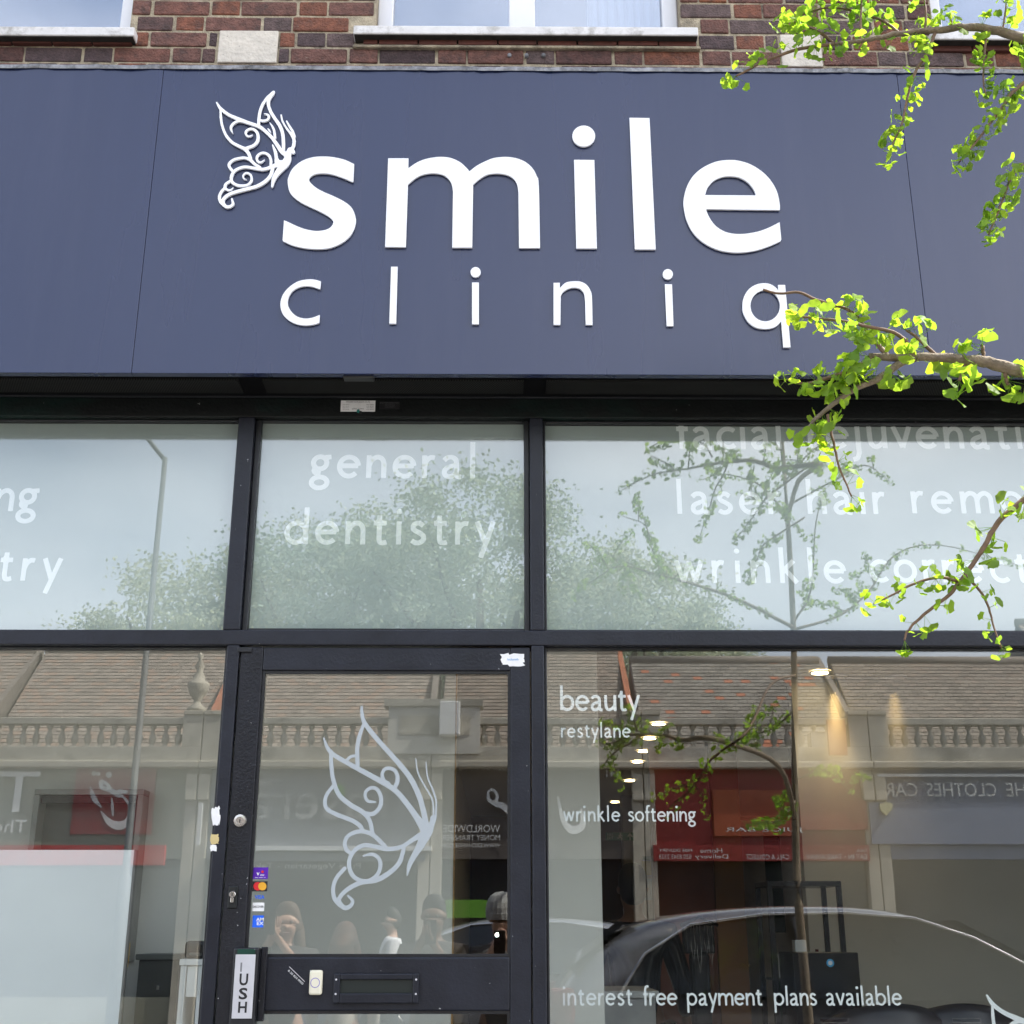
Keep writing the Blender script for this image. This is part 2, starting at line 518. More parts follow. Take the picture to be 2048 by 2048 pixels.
def word_polys(word, width, xh, wt=0.21, cond=0.88):
    """outline polygons of a word whose ink spans 0..width (metres), x-height xh"""
    adv = 0
    pen = []
    for ch in word:
        pen.append(adv)
        adv += GLY[ch][0] * cond
    def ink(t):
        mn, mx = 1e9, -1e9
        for i, ch in enumerate(word):
            for s in GLY[ch][1]:
                for p in s:
                    x = (pen[i] + t * i + p[0] * cond) * xh
                    mn, mx = min(mn, x - wt * xh / 2), max(mx, x + wt * xh / 2)
        return mn, mx
    n = max(1, len(word) - 1)
    t = 0.1
    for _ in range(4):
        a, b = ink(t)
        t += (width - (b - a)) / (n * xh)
    a, b = ink(t)
    st = []
    for i, ch in enumerate(word):
        for s in GLY[ch][1]:
            P = np.array([((pen[i] + t * i + p[0] * cond) * xh - a, p[1] * xh, (p[2] if len(p) == 3 else wt) * xh) for p in s])
            closed = np.hypot(*(P[0, :2] - P[-1, :2])) < 0.02 * xh
            st.append((P, not closed, not closed))
    return sdf_polys(st, xh / 34)

def vinyl_word(word, pl, pr, pb, px_h, Y, parent, mat_=None, wt=0.21, name='lettering', label=None):
    """word whose ink runs from pixel pl to pr on the baseline pb, x-height px_h pixels, on the plane Y"""
    a, b = at(pl, pb, Y), at(pr, pb, Y)
    xh = at((pl + pr) / 2, pb - px_h, Y).z - at((pl + pr) / 2, pb, Y).z
    me = fill_mesh(name, word_polys(word, b.x - a.x, xh, wt, 0.95 if wt > 0.2 else 0.88), 0.0006)
    o = link(name, me, mat_ or M_vinyl, parent)
    o.location = (a.x, Y, (a.z + b.z) / 2)
    if label:
        o['label'] = label
    return o

def emblem(strokes, off, sc, Y, depth, mat_, parent, name, cell, shift=(0, 0), mag=1.0):
    """butterfly strokes traced in pixels"""
    st = []
    for s in strokes:
        P = []
        for x, y, w in smooth_line(s, 6):
            px, py = off[0] + shift[0] + x * sc * mag, off[1] + shift[1] + y * sc * mag
            p, q = at(px, py, Y), at(px + w * sc * mag, py, Y)
            P.append((p.x, p.z, q.x - p.x))
        st.append((np.array(P), False, False))
    o = link(name, fill_mesh(name, sdf_polys(st, cell), depth), mat_, parent)
    o.location = (0, Y, 0)
    return o

def font_mesh(txt, w, h, depth=0.004, bold=0.0):
    """default font text, bottom left at 0, scaled to w x h"""
    cu = bpy.data.curves.new('tmp', 'FONT')
    cu.body = txt
    cu.extrude = 0.0
    cu.offset = bold
    cu.fill_mode = 'FRONT'
    cu.resolution_u = 3
    me = curve_to_mesh('lettering', cu, 0)
    co = np.array([v.co[:] for v in me.vertices])
    if len(co) == 0:
        return me
    mn, mx = co.min(0), co.max(0)
    me.transform(Matrix.Translation((-mn[0], 0, -mn[2])))
    me.transform(Matrix.Diagonal((w / max(1e-6, mx[0] - mn[0]), 1, h / max(1e-6, mx[2] - mn[2]), 1)))
    return me

# ------------------------------------------------------------------ ground
M_pave = mat('paving', (0.26, 0.25, 0.235), 0.85, var=0.2, scale=9, bump=0.3)
M_road = mat('asphalt', (0.055, 0.055, 0.057), 0.9, var=0.25, scale=30, bump=0.6, bscale=200)
M_kerb = mat('kerb granite', (0.30, 0.29, 0.28), 0.8, var=0.2, scale=25)
KERB_Y, KERB2_Y, OPP_Y = -5.55, -14.6, -18.0
tag(box('road', -400, 400, -400, 400, -0.8, -0.12, M_road), kind='structure')
tag(box('pavement', -60, 60, KERB_Y, 12, -0.6, 0.0, M_pave), kind='structure')
tag(box('kerb', -60, 60, KERB_Y - 0.15, KERB_Y - 0.001, -0.6, 0.004, M_kerb), kind='structure')
tag(box('pavement', -60, 60, -40, KERB2_Y, -0.6, 0.0, M_pave), kind='structure')
tag(box('kerb', -60, 60, KERB2_Y + 0.001, KERB2_Y + 0.15, -0.6, 0.004, M_kerb), kind='structure')

# ------------------------------------------------------------------ brick building above the shop
bld = empty('brick_building', 'red brown brick upper storey with white framed windows above the dark shop sign', 'building', (0, 0.2, 0))
Z_FT = at(1024, 138, -0.2).z                       # top of the fascia
WIN = []                                           # openings (x0, x1)
def X0(px, py): return at(px, py, 0.0).x
def Z0(py, px=1024): return at(px, py, 0.0).z
Z_SILL_T, Z_SILL_B = Z0(48), Z0(65)
WIN = [(-4.2, X0(262, 30)), (X0(752, 30), X0(1360, 30)), (X0(1864, 30), 4.6)]
WTOP = 10.2
wall = box('wall', -9, 9, 0.0045, 0.33, Z0(150), Z_SILL_B, M_mortar, bld)
M_brickfar = mat('plain brick', (0.12, 0.062, 0.052), 0.9, var=0.4, scale=8, bump=0.4)
xs = [-9] + [v for w in WIN for v in w] + [9]
for i in range(0, len(xs), 2):
    box('wall', xs[i], xs[i + 1], 0.005, 0.329, Z_SILL_B + 0.0005, Z_SILL_T + 1.45, M_mortar, bld)
box('wall', -9, 9, 0.012, 0.33, Z_SILL_T + 1.451, WTOP, M_brickfar, bld)
box('parapet', -9.1, 9.1, -0.05, 0.4, WTOP + 0.001, WTOP + 0.12, M_stone, bld)
box('side_wall', -9, -8.7, 0.331, 12, 0.02, WTOP, M_brickfar, bld)
box('side_wall', 8.7, 9, 0.331, 12, 0.02, WTOP, M_brickfar, bld)
box('roof_slab', -9, 9, 0.341, 12.3, WTOP - 0.35, WTOP - 0.05, M_lead, bld)
box('floor_slab', -8.69, 8.69, 0.34, 11.9, 3.26, 3.36, M_stone, bld)
box('back_wall', -9, 9, 12.001, 12.3, 0.02, WTOP - 0.36, M_brickfar, bld)

# bricks one by one (Flemish bond, 75 mm courses)
zj = Z0(94.5, 500)                                 # a bed joint read off the photograph
stones = [(X0(437, 95), X0(555, 95), Z0(62, 495), Z0(126, 495)), (X0(1562, 100), X0(1643, 100), Z0(70, 1600), Z0(134, 1600))]
brick_meshes = {}
def brick_mesh(L):
    k = round(L, 3)
    if k not in brick_meshes:
        r_ = random.Random(k)
        bm = bmesh.new()
        bm_box(bm, 0, L, 0, 0.03, 0, 0.065, 0.005)
        for v in bm.verts:
            n = mnoise.noise(v.co * 35 + Vector((k * 91, 0, 0)))
            v.co += Vector((n * 0.004, -abs(n) * 0.002, mnoise.noise(v.co * 40 + Vector((0, k * 50, 0))) * 0.0035))
        me = bm_mesh('brick', bm)
        me.materials.append(M_brick)
        brick_meshes[k] = me
    return brick_meshes[k]
phase = {0: at(181, 110, 0).x, 1: at(262, 20, 0).x}
for row in range(-2, 5):
    z0 = zj + row * 0.075 + 0.005
    if z0 + 0.065 < Z0(134) or z0 > Z_SILL_T + 0.35:
        continue
    par = 0 if row in (-1, 1, 3) else 1
    x = phase[par] - 0.3375 * 12
    k = 0
    while x < 2.7:
        Lb = 0.2195 if k % 2 == 0 else 0.1055
        x0, x1 = x, x + Lb
        x += Lb + 0.010
        k += 1
        if x1 < -2.6:
            continue
        spans = [(x0, x1)]
        cuts = []
        if z0 + 0.07 > Z_SILL_B - 0.012 + 0.0:
            cuts += [(a - 0.004, b + 0.004) for a, b in WIN]
        if z0 + 0.07 > Z0(88) and z0 < Z_SILL_T:      # sill and tile ends
            cuts += [(X0(712, 60), X0(1397, 60)), (-5, X0(273, 60)), (X0(1862, 70), 5)]
        for s in stones:
            if z0 + 0.06 > s[3] and z0 < s[2]:
                cuts.append((s[0] - 0.006, s[1] + 0.006))
        for a, b in cuts:
            nx = []
            for p, q in spans:
                if b <= p or a >= q: nx.append((p, q))
                else:
                    if a - p > 0.03: nx.append((p, a))
                    if q - b > 0.03: nx.append((b, q))
            spans = nx
        for p, q in spans:
            o = link('brick', brick_mesh(round((q - p) / 0.01) * 0.01 - 0.001), None, wall)
            o.location = (p, rnd.uniform(-0.003, 0.002), z0 + rnd.uniform(-0.0012, 0.0012))
            o.rotation_euler = (0, rnd.uniform(-0.004, 0.004), 0)
for s in stones:
    box('stone_block', s[0], s[1], -0.004, 0.03, s[3], s[2], M_stone, bld, 0.004)
# broken pipe holes in the brick under the middle window
for px in (1019, 1053, 1087):
    p = at(px, 113, -0.001)
    tube('bolt', [(p.x, 0.004, p.z), (p.x, -0.012, p.z)], 0.008, M_lead, bld, 8)

M_curtain = mat('net curtain', (0.75, 0.76, 0.82), 0.8, var=0.05)
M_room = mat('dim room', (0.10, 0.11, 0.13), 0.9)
def upper_window(x0, x1, zt, parts, curtain=None, mull=()):
    w = link('window', None, None, bld)
    w.location = ((x0 + x1) / 2, 0.1, Z_SILL_T)
    zb, ztop = Z_SILL_T + 0.001, Z_SILL_T + 1.3
    fw = 0.062
    bm = bmesh.new()
    bm_box(bm, x0, x0 + fw, 0.06, 0.13, zb, ztop, 0.005)
    bm_box(bm, x1 - fw, x1, 0.06, 0.13, zb, ztop, 0.005)
    bm_box(bm, x0 + fw, x1 - fw, 0.062, 0.128, zb, zb + 0.012, 0.003)
    bm_box(bm, x0 + fw, x1 - fw, 0.062, 0.128, ztop - 0.06, ztop, 0.005)
    for a, b in mull:
        bm_box(bm, a, b, 0.058, 0.126, zb + 0.012, ztop - 0.06, 0.005)
    link('frame', bm_mesh('frame', bm), M_white, w)
    edges = [x0 + fw] + [v for ab in mull for v in ab] + [x1 - fw]
    for i in range(0, len(edges), 2):
        box('pane', edges[i], edges[i + 1], 0.088, 0.096, zb + 0.012, ztop - 0.06, M_glass_up, w)
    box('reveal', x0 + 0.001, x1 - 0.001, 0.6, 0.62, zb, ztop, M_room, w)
    if curtain:
        a, b = curtain
        n = 80
        vs, fs = [], []
        for i in range(n + 1):
            u = a + (b - a) * i / n
            yy = 0.17 + 0.02 * math.sin(i * 0.62) + 0.01 * math.sin(i * 1.7)
            vs += [(u, yy, zb), (u, yy, ztop)]
        for i in range(n):
            fs.append((2 * i, 2 * i + 2, 2 * i + 3, 2 * i + 1))
        link('curtain', new_mesh('curtain', vs, fs, True), M_curtain, w)
    return w
mA, mB = at(1018, 20, 0.06).x, at(1070, 20, 0.06).x
upper_window(WIN[0][0], WIN[0][1], 0, None)
upper_window(WIN[1][0], WIN[1][1], 0, None, (at(1174, 20, 0.17).x, WIN[1][1] - 0.06), [(mA, mB)])
upper_window(WIN[2][0], WIN[2][1], 0, None)
def sill(pa, pb, ya, yb, tile_px=None):
    a, b = at(pa, ya, -0.048), at(pb, ya, -0.048)
    zt, zb = a.z, at(pa, yb, -0.048).z
    bm = bmesh.new()
    bm_box(bm, a.x, b.x, -0.048, 0.085, zb, zt, 0.005)
    link('sill', bm_mesh('sill', bm), M_sill, bld)
    box('sill_shade_strip', a.x + .004, b.x - .004, -0.044, 0.004, zb - 0.004, zb - 0.0003, M_sill_shade, bld)  # added dark strip: the shade beneath the sill put into its colour
    return a.x, b.x, zb
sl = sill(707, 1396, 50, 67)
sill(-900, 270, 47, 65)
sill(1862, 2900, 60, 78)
# creasing tiles under the sills
tz1, tz0 = at(1050, 72, -0.016).z, at(1050, 90, -0.016).z
tx = [650 + 0.414 * v for v in (180, 255, 450, 640, 835, 1025, 1220, 1415, 1612, 1800)]
for i in range(9):
    a, b = at(tx[i], 80, -0.03).x, at(tx[i + 1], 80, -0.03).x
    o = box('creasing_tile', a + 0.0025, b - 0.0025, -0.016 + rnd.uniform(-.003, .003), 0.03, tz0 + rnd.uniform(-.002, .002), tz1, M_tile, bld, 0.004)
for px0, px1, n in ((-60, 262, 4), (1868, 2180, 4)):
    for i in range(n):
        a = at(px0 + (px1 - px0) * i / n, 75, -0.03).x
        b = at(px0 + (px1 - px0) * (i + 1) / n, 75, -0.03).x
        dz = (at(130, 68, -0.016).z - at(1050, 72, -0.016).z) if px0 < 0 else (at(1980, 83, -0.016).z - at(1050, 72, -0.016).z)
        box('creasing_tile', a + 0.0025, b - 0.0025, -0.016 + rnd.uniform(-.003, .003), 0.03, tz0 + dz, tz1 + dz, M_tile, bld, 0.004)
# mortar fillet under the tiles
bm = bmesh.new()
bm_box(bm, at(706, 94, 0).x, at(1400, 94, 0).x, -0.018, 0.02, tz0 - 0.014, tz0 - 0.001, 0.005)
link('mortar_fillet', bm_mesh('mortar_fillet', bm), M_mortar, bld)

# ------------------------------------------------------------------ fascia sign
YF = -0.20
fz1, fz0 = at(1024, 139, YF).z, at(1024, 748.5, YF).z
sign = empty('fascia_sign', 'dark navy shop sign with raised white letters reading smile cliniq and a butterfly', 'sign', (0, YF, fz0))
jl = (at(329, 136, YF).x + at(262, 742, YF).x) / 2
jr = (at(1797, 200, YF).x + at(1867, 750, YF).x) / 2
for a, b in ((-3.6, jl - 0.0008), (jl + 0.0008, jr - 0.0008), (jr + 0.0008, 3.6)):
    box('panel', a, b, YF, YF + 0.03, fz0, fz1, M_fascia, sign, 0.0012)
box('carcass', -3.59, 3.59, YF + 0.032, 0.008, fz0 + 0.02, fz1 - 0.004, M_black, sign)
# lead flashing on top, rippled
bm = bmesh.new()
n = 260
rows = []
for i in range(n + 1):
    u = -3.6 + 7.2 * i / n
    k = mnoise.noise(Vector((u * 9, 0, 0))) * 0.004 + mnoise.noise(Vector((u * 31, 3, 0))) * 0.003
    rows.append([bm.verts.new(p) for p in ((u, YF - 0.006 + k, fz1 - 0.010 + k), (u, YF - 0.008 - k, fz1 + 0.006), (u, 0.012, fz1 + 0.034 + k), (u, 0.012, fz1 + 0.001))])
for i in range(n):
    for j in range(3):
        bm.faces.new((rows[i][j], rows[i][j + 1], rows[i + 1][j + 1], rows[i + 1][j]))
link('flashing', bm_mesh('flashing', bm, True), M_lead, sign)

YL = YF - 0.011
def trace(o, sc, pts):
    return [((o[0] + p[0] * sc, o[1] + p[1] * sc) + ((1,) if len(p) == 3 else ())) for p in pts]
def raised(polys, bev=True):
    P = []
    for pl in polys:
        P.append([(lambda q: (q.x, q.z))(at(x, y, YL)) for x, y in pl])
    o = link('letter', fill_mesh('letter', P, 0.0075), M_letter, sign)
    o.location = (0, YL, 0)
    return o
def ell(cx, cy, rx, ry, n=36):
    return [(cx + rx * math.cos(2 * math.pi * k / n), cy + ry * math.sin(2 * math.pi * k / n)) for k in range(n)]
c3, s3 = (540, 220), 300 / 1932
raised([outline(trace(c3, s3, [(1083, 695, 1), (960, 640), (820, 608), (680, 598), (540, 610), (400, 662), (290, 755), (238, 860), (228, 930), (248, 1040), (300, 1115), (400, 1190), (520, 1250), (640, 1305), (740, 1360), (800, 1410), (815, 1450), (790, 1500), (730, 1538), (640, 1556), (560, 1555), (440, 1530), (330, 1488), (240, 1445), (180, 1420, 1), (162, 1675, 1), (175, 1692, 1), (300, 1745), (450, 1778), (620, 1790), (760, 1778), (890, 1730), (1000, 1655), (1070, 1560), (1100, 1470), (1105, 1400), (1080, 1310), (1030, 1235), (940, 1170), (820, 1110), (700, 1058), (600, 1005), (530, 945), (503, 900), (520, 860), (580, 825), (660, 815), (760, 820), (860, 845), (970, 885), (1062, 925, 1), (1073, 920, 1)]))])
c4, s4 = (740, 220), 360 / 1932
raised([outline(trace(c4, s4, [(195, 518, 1), (412, 518, 1), (411, 625, 1), (500, 565), (600, 525), (740, 503), (860, 513), (960, 555), (1030, 615), (1067, 658, 1), (1150, 595), (1260, 540), (1340, 513), (1450, 503), (1560, 515), (1660, 553), (1740, 620), (1790, 710), (1812, 820), (1825, 1480, 1), (1600, 1480, 1), (1593, 880, 1), (1580, 800), (1540, 735), (1470, 695), (1370, 680), (1270, 690), (1190, 730), (1107, 797, 1), (1097, 1475, 1), (882, 1475, 1), (891, 870, 1), (875, 790), (835, 730), (770, 690), (670, 678), (570, 692), (490, 730), (407, 797, 1), (385, 1470, 1), (162, 1468, 1)]))])
c5, s5 = (1130, 220), 450 / 1932
raised([outline(trace(c5, s5, [(78, 427, 1), (252, 429, 1), (274, 1188, 1), (97, 1188, 1)])), trace(c5, s5, ell(161, 223, 98, 90))])
raised([outline(trace(c5, s5, [(554, 66, 1), (726, 69, 1), (779, 1196, 1), (600, 1196, 1)]))])
raised([outline(trace(c5, s5, [(1845, 858, 1), (1843, 800), (1820, 700), (1770, 610), (1700, 535), (1600, 470), (1500, 437), (1420, 429), (1310, 440), (1200, 485), (1110, 555), (1050, 650), (1020, 760), (1022, 850), (1050, 960), (1110, 1065), (1200, 1145), (1310, 1198), (1420, 1220), (1520, 1222), (1640, 1205), (1750, 1170), (1852, 1125, 1), (1857, 1110, 1), (1843, 963, 1), (1750, 1010), (1650, 1045), (1540, 1063), (1450, 1062), (1370, 1043), (1300, 1000), (1250, 940), (1220, 880), (1212, 850, 1)])),
        outline(trace(c5, s5, [(1203, 730, 1), (1225, 665), (1280, 605), (1350, 575), (1420, 568), (1500, 580), (1570, 620), (1620, 680), (1642, 733, 1)]))])
c6, s6 = (500, 200), 1150 / 1932
raised([outline(trace(c6, s6, [(238, 609, 1), (215, 603), (190, 603), (160, 610), (130, 630), (110, 655), (102, 685), (108, 715), (128, 738), (155, 752), (185, 757), (215, 754), (233, 748, 1), (234, 722, 1), (210, 731), (185, 734), (160, 728), (140, 712), (128, 690), (128, 668), (140, 645), (160, 631), (185, 625), (210, 627), (236, 636, 1)]))])
raised([outline(trace(c6, s6, [(474, 560, 1), (496, 560, 1), (491, 751, 1), (468, 751, 1)]))])
raised([outline(trace(c6, s6, [(746, 613, 1), (769, 613, 1), (769, 753, 1), (746, 753, 1)])), trace(c6, s6, ell(758, 578, 17, 17, 24))])
raised([outline(trace(c6, s6, [(1020, 614, 1), (1041, 614, 1), (1041, 632, 1), (1060, 614), (1085, 609), (1110, 610), (1130, 620), (1144, 640), (1149, 665), (1151, 755, 1), (1128, 755, 1), (1126, 675, 1), (1122, 650), (1110, 635), (1090, 630), (1070, 634), (1052, 645), (1044, 658, 1), (1043, 755, 1), (1020, 755, 1)]))])
raised([outline(trace(c6, s6, [(1394, 619, 1), (1418, 619, 1), (1423, 759, 1), (1400, 759, 1)])), trace(c6, s6, ell(1404, 585, 17, 17, 24))])
c7, s7 = (1400, 500), 648 / 1932
raised([outline(trace(c7, s7, [(466, 208, 1), (508, 208, 1), (540, 580, 1), (497, 580, 1), (484, 425, 1), (460, 450), (430, 465), (385, 470), (330, 460), (285, 425), (258, 375), (253, 330), (262, 280), (290, 235), (330, 208), (375, 198), (415, 202), (450, 222), (468, 243, 1)])), trace(c7, s7, ell(389, 332, 88, 93))])
FLY = [
    [(98, 258, 22), (160, 350, 45), (280, 440, 45), (440, 510, 55), (560, 555, 50), (720, 610, 50), (820, 680, 48), (920, 780, 48), (1000, 890, 55), (1060, 980, 60), (1130, 1030, 80)],
    [(155, 370, 26), (160, 480, 34), (180, 600, 36), (235, 740, 40), (330, 850, 42), (440, 910, 45), (520, 950, 55), (570, 1010, 50), (600, 1080, 46), (605, 1120, 40)],
    [(530, 945, 60), (560, 930, 50), (640, 900, 46), (700, 840, 46), (715, 760, 46), (690, 690, 42), (640, 655, 38), (590, 650, 36), (540, 680, 34), (530, 720, 30), (555, 755, 26), (590, 760, 22), (630, 740, 10)],
    [(500, 535, 50), (430, 530, 40), (360, 560, 38), (315, 610, 36), (312, 660, 32), (340, 718, 6)],
    [(945, 100, 40), (900, 150, 60), (840, 200, 42), (775, 300, 42), (740, 400, 42), (725, 500, 42), (722, 580, 42)],
    [(935, 120, 45), (880, 200, 50), (865, 280, 46), (900, 390, 46), (960, 490, 48), (1030, 590, 50), (1075, 700, 50), (1090, 830, 48), (1092, 960, 44)],
    [(745, 520, 36), (790, 530, 38), (850, 515, 36), (875, 470, 36), (850, 435, 28), (805, 425, 10)],
    [(885, 555, 8), (930, 620, 30), (955, 690, 36), (965, 780, 36)],
    [(858, 645, 12), (880, 670, 24), (905, 708, 10)],
    [(1057, 445, 22), (1075, 530, 26), (1130, 630, 28), (1200, 720, 36), (1245, 800, 48), (1245, 880, 46), (1225, 930, 46), (1190, 960, 60)],
    [(1138, 535, 22), (1180, 610, 32), (1225, 680, 36), (1250, 760, 46)],
    [(1215, 960, 70), (1235, 995, 60)],
    [(1190, 960, 80), (1160, 1030, 90), (1150, 1100, 110), (1110, 1170, 130), (1060, 1230, 110), (990, 1320, 80), (945, 1400, 60), (922, 1510, 25)],
    [(930, 890, 20), (970, 990, 46), (985, 1080, 50), (1010, 1150, 90), (1090, 1160, 100)],
    [(1010, 1180, 80), (920, 1210, 60), (840, 1240, 50), (760, 1250, 48), (640, 1230, 44), (520, 1215, 44), (420, 1240, 44), (350, 1290, 44), (315, 1370, 44), (330, 1440, 44), (400, 1485, 42), (480, 1495, 40), (560, 1480, 38), (610, 1430, 36), (618, 1380, 34), (600, 1330, 30), (550, 1305, 28), (510, 1320, 26), (490, 1355, 24), (505, 1390, 18), (545, 1405, 6)],
    [(740, 1220, 40), (660, 1170, 42), (600, 1110, 44), (520, 1080, 40), (440, 1085, 40), (350, 1110, 40), (290, 1160, 40), (285, 1210, 40), (330, 1270, 40)],
    [(900, 1180, 36), (905, 1120, 40), (880, 1050, 40), (820, 1010, 38), (760, 1010, 36), (705, 1050, 36), (695, 1100, 34), (720, 1140, 32), (760, 1145, 28), (815, 1105, 6)],
    [(930, 1240, 50), (900, 1340, 52), (820, 1430, 54), (700, 1500, 54), (560, 1540, 52), (400, 1580, 52), (290, 1620, 50), (210, 1680, 50), (190, 1740, 55), (230, 1800, 50), (290, 1805, 46), (340, 1765, 40), (325, 1690, 26)],
    [(195, 1770, 50), (150, 1720, 46), (140, 1650, 42), (170, 1580, 40), (215, 1530, 42), (235, 1470, 40), (300, 1425, 40)],
    [(215, 1530, 40), (270, 1560, 30), (310, 1555, 24), (345, 1520, 6)]]
tag(emblem(FLY, (420, 170), 200 / 1486, YL, 0.0075, M_letter, sign, 'butterfly_emblem', 0.0014), 'raised white line butterfly with spiral wings')

# ------------------------------------------------------------------ soffit, vent strip and head beam
shop = empty('shopfront', 'dark painted shopfront with frosted upper panes, big clear panes and a glazed door', 'shopfront', (0, 0.04, 0.02))
def perf_mat():
    m = bpy.data.materials.new('perforated metal')
    m.use_nodes = True
    nt = m.node_tree; L = nt.links.new
    b = nt.nodes['Principled BSDF']
    b.inputs['Roughness'].default_value = 0.7
    b.inputs['Specular IOR Level'].default_value = 0.1
    g = N(nt, 'ShaderNodeNewGeometry')
    sx = N(nt, 'ShaderNodeSeparateXYZ'); L(g.outputs['Position'], sx.inputs[0])
    # hexagonal rows of round holes, 8 mm pitch
    def M2(op, a, b_=None, v=None):
        n = N(nt, 'ShaderNodeMath'); n.operation = op
        if hasattr(a, 'links'): L(a, n.inputs[0])
        else: n.inputs[0].default_value = a
        if b_ is not None:
            if hasattr(b_, 'links'): L(b_, n.inputs[1])
            else: n.inputs[1].default_value = b_
        return n.outputs[0]
    yr = M2('DIVIDE', sx.outputs['Y'], 0.009)
    row = M2('FLOOR', yr)
    off = M2('MULTIPLY', M2('PINGPONG', row, 1.0), 0.5)
    xr = M2('ADD', M2('DIVIDE', sx.outputs['X'], 0.009), off)
    fx = M2('SUBTRACT', M2('FRACT', xr), 0.5)
    fy = M2('SUBTRACT', M2('FRACT', yr), 0.5)
    d = M2('SQRT', M2('ADD', M2('MULTIPLY', fx, fx), M2('MULTIPLY', fy, fy)))
    h = M2('LESS_THAN', d, 0.3)
    mx = N(nt, 'ShaderNodeMixRGB')
    L(h, mx.inputs['Fac'])
    mx.inputs['Color1'].default_value = (0.004, 0.004, 0.004, 1)
    mx.inputs['Color2'].default_value = (0.03, 0.03, 0.028, 1)
    L(mx.outputs[0], b.inputs['Base Color'])
    return m
M_perf = perf_mat()
zs = fz0 + 0.004
box('soffit', -3.55, 3.55, YF + 0.031, -0.012, zs, zs + 0.015, M_black, shop)
for pa, pb in ((-300, 481), (529, 1047), (1092, 2500)):
    a, b = at(pa, 770, -0.1).x, at(pb, 770, -0.1).x
    box('vent_strip', a, b, -0.148, -0.042, zs - 0.006, zs - 0.0005, M_perf, shop)
p = at(718, 756, -0.17)
box('junction_box', p.x - 0.052, p.x + 0.052, -0.185, -0.152, zs - 0.012, zs - 0.0008, mat('grey box', (0.03, 0.03, 0.03), 0.5), shop, 0.003)
zh1, zh0 = at(1024, 788, 0.06).z, at(1024, 836, 0.06).z
box('head_beam', -3.5, 3.5, 0.06, 0.16, zh0, zh1 + 0.05, M_beam, shop, 0.005)
box('recess_back', -3.5, 3.5, -0.0115, 0.161, zh1 + 0.051, zh1 + 0.07, M_black, shop)
box('head_bead', -3.5, 3.5, 0.048, 0.0595, at(1024, 796, 0.05).z, at(1024, 788, 0.05).z, M_bead, shop, 0.003)
# small maker's plate and torn sticker on the beam
p, q = at(682, 801, 0.058), at(750, 823, 0.058)
pl = box('maker_plate', p.x, q.x, 0.0575, 0.0598, q.z, p.z, M_paper, shop)
M_teal = mat('teal ink', (0.02, 0.22, 0.20), 0.5)
def flat_text(txt, px0, px1, pyb, pyt, Y, m_, parent, name='lettering', bold=0.0):
    a, b = at(px0, pyb, Y), at(px1, pyt, Y)
    me = font_mesh(txt, b.x - a.x, b.z - a.z, bold=bold)
    o = link(name, me, m_, parent)
    o.location = (a.x, Y, a.z)
    return o
M_greyink = mat('grey ink', (0.12, 0.12, 0.13), 0.5)
flat_text('WOODEN DOOR SALES & CO LTD', 692, 740, 805, 802, 0.0572, M_greyink, pl)
flat_text('OPEN 7 DAYS', 704, 728, 819, 816, 0.0572, M_greyink, pl)
for k in range(4):
    flat_text('repairs fitting', 685, 698, 810 + 3.2 * k, 808.4 + 3.2 * k, 0.0572, M_greyink, pl)
    flat_text('020 8000', 733, 748, 810 + 3.2 * k, 808.4 + 3.2 * k, 0.0572, M_greyink, pl)
o = link('emblem', fill_mesh('emblem', [[(at(x, y, 0).x, at(x, y, 0).z) for x, y in ell(713, 809.5, 3.2, 4, 14)], ], 0.0004), M_teal, pl); o.location = (0, 0.0566, 0)
o = link('emblem', fill_mesh('emblem', [[(at(x, y, 0).x, at(x, y, 0).z) for x, y in ell(718, 812.5, 3.0, 3.6, 14)], ], 0.0004), M_ink, pl); o.location = (0, 0.0560, 0)
p, q = at(759, 803, 0.058), at(799, 818, 0.058)
st = box('rating_plate', p.x, q.x, 0.0585, 0.0598, q.z, p.z, mat('black label', (0.012, 0.012, 0.013), 0.4), shop)
flat_text('SHUTTER INSPECTION', 760, 798, 807, 804.5, 0.0582, M_greyink, st)
flat_text('SERVICE DUE', 770, 790, 811, 809, 0.0582, M_greyink, st)
flat_text('DO NOT REMOVE', 770, 790, 815, 813, 0.0582, M_greyink, st)

# ------------------------------------------------------------------ shopfront frame
YM = 0.055      # front of the mullions
YB = 0.082     # front of the glazing beads
def fx(px, py, Y=YM): return at(px, py, Y).x
def fz(py, Y=YM, px=1024): return at(px, py, Y).z
zt1, zt0 = fz(1260.5), fz(1290.5)                    # transom
XL0 = (fx(473, 860) + fx(448, 1256)) / 2; XL1 = (fx(507, 860) + fx(480, 1256)) / 2
XR0 = (fx(1059, 860) + fx(1061, 1256)) / 2; XR1 = (fx(1085, 860) + fx(1090, 1256)) / 2
ZB = 0.16
box('transom', -3.5, 3.5, YM, 0.155, zt0, zt1, M_frame, shop, 0.004)
for a, b in ((XL0, XL1), (XR0, XR1)):
    box('mullion', a, b, YM + 0.001, 0.155, zt1 + 0.0005, zh0 - 0.0005, M_frame, shop, 0.004)
XJ0, XJ1 = (fx(440, 1310) + fx(397, 2040)) / 2, (fx(474, 1310) + fx(452, 1800)) / 2 - 0.004      # door jamb left
box('door_post', XJ0 + 0.012, XJ1, YM + 0.001, 0.155, ZB, zt0 - 0.0005, M_frame, shop, 0.004)
XK0, XK1 = fx(1064, 1600), fx(1091, 1600)
box('door_post', XK0, XK1, YM + 0.001, 0.155, ZB, zt0 - 0.0005, M_frame, shop, 0.004)
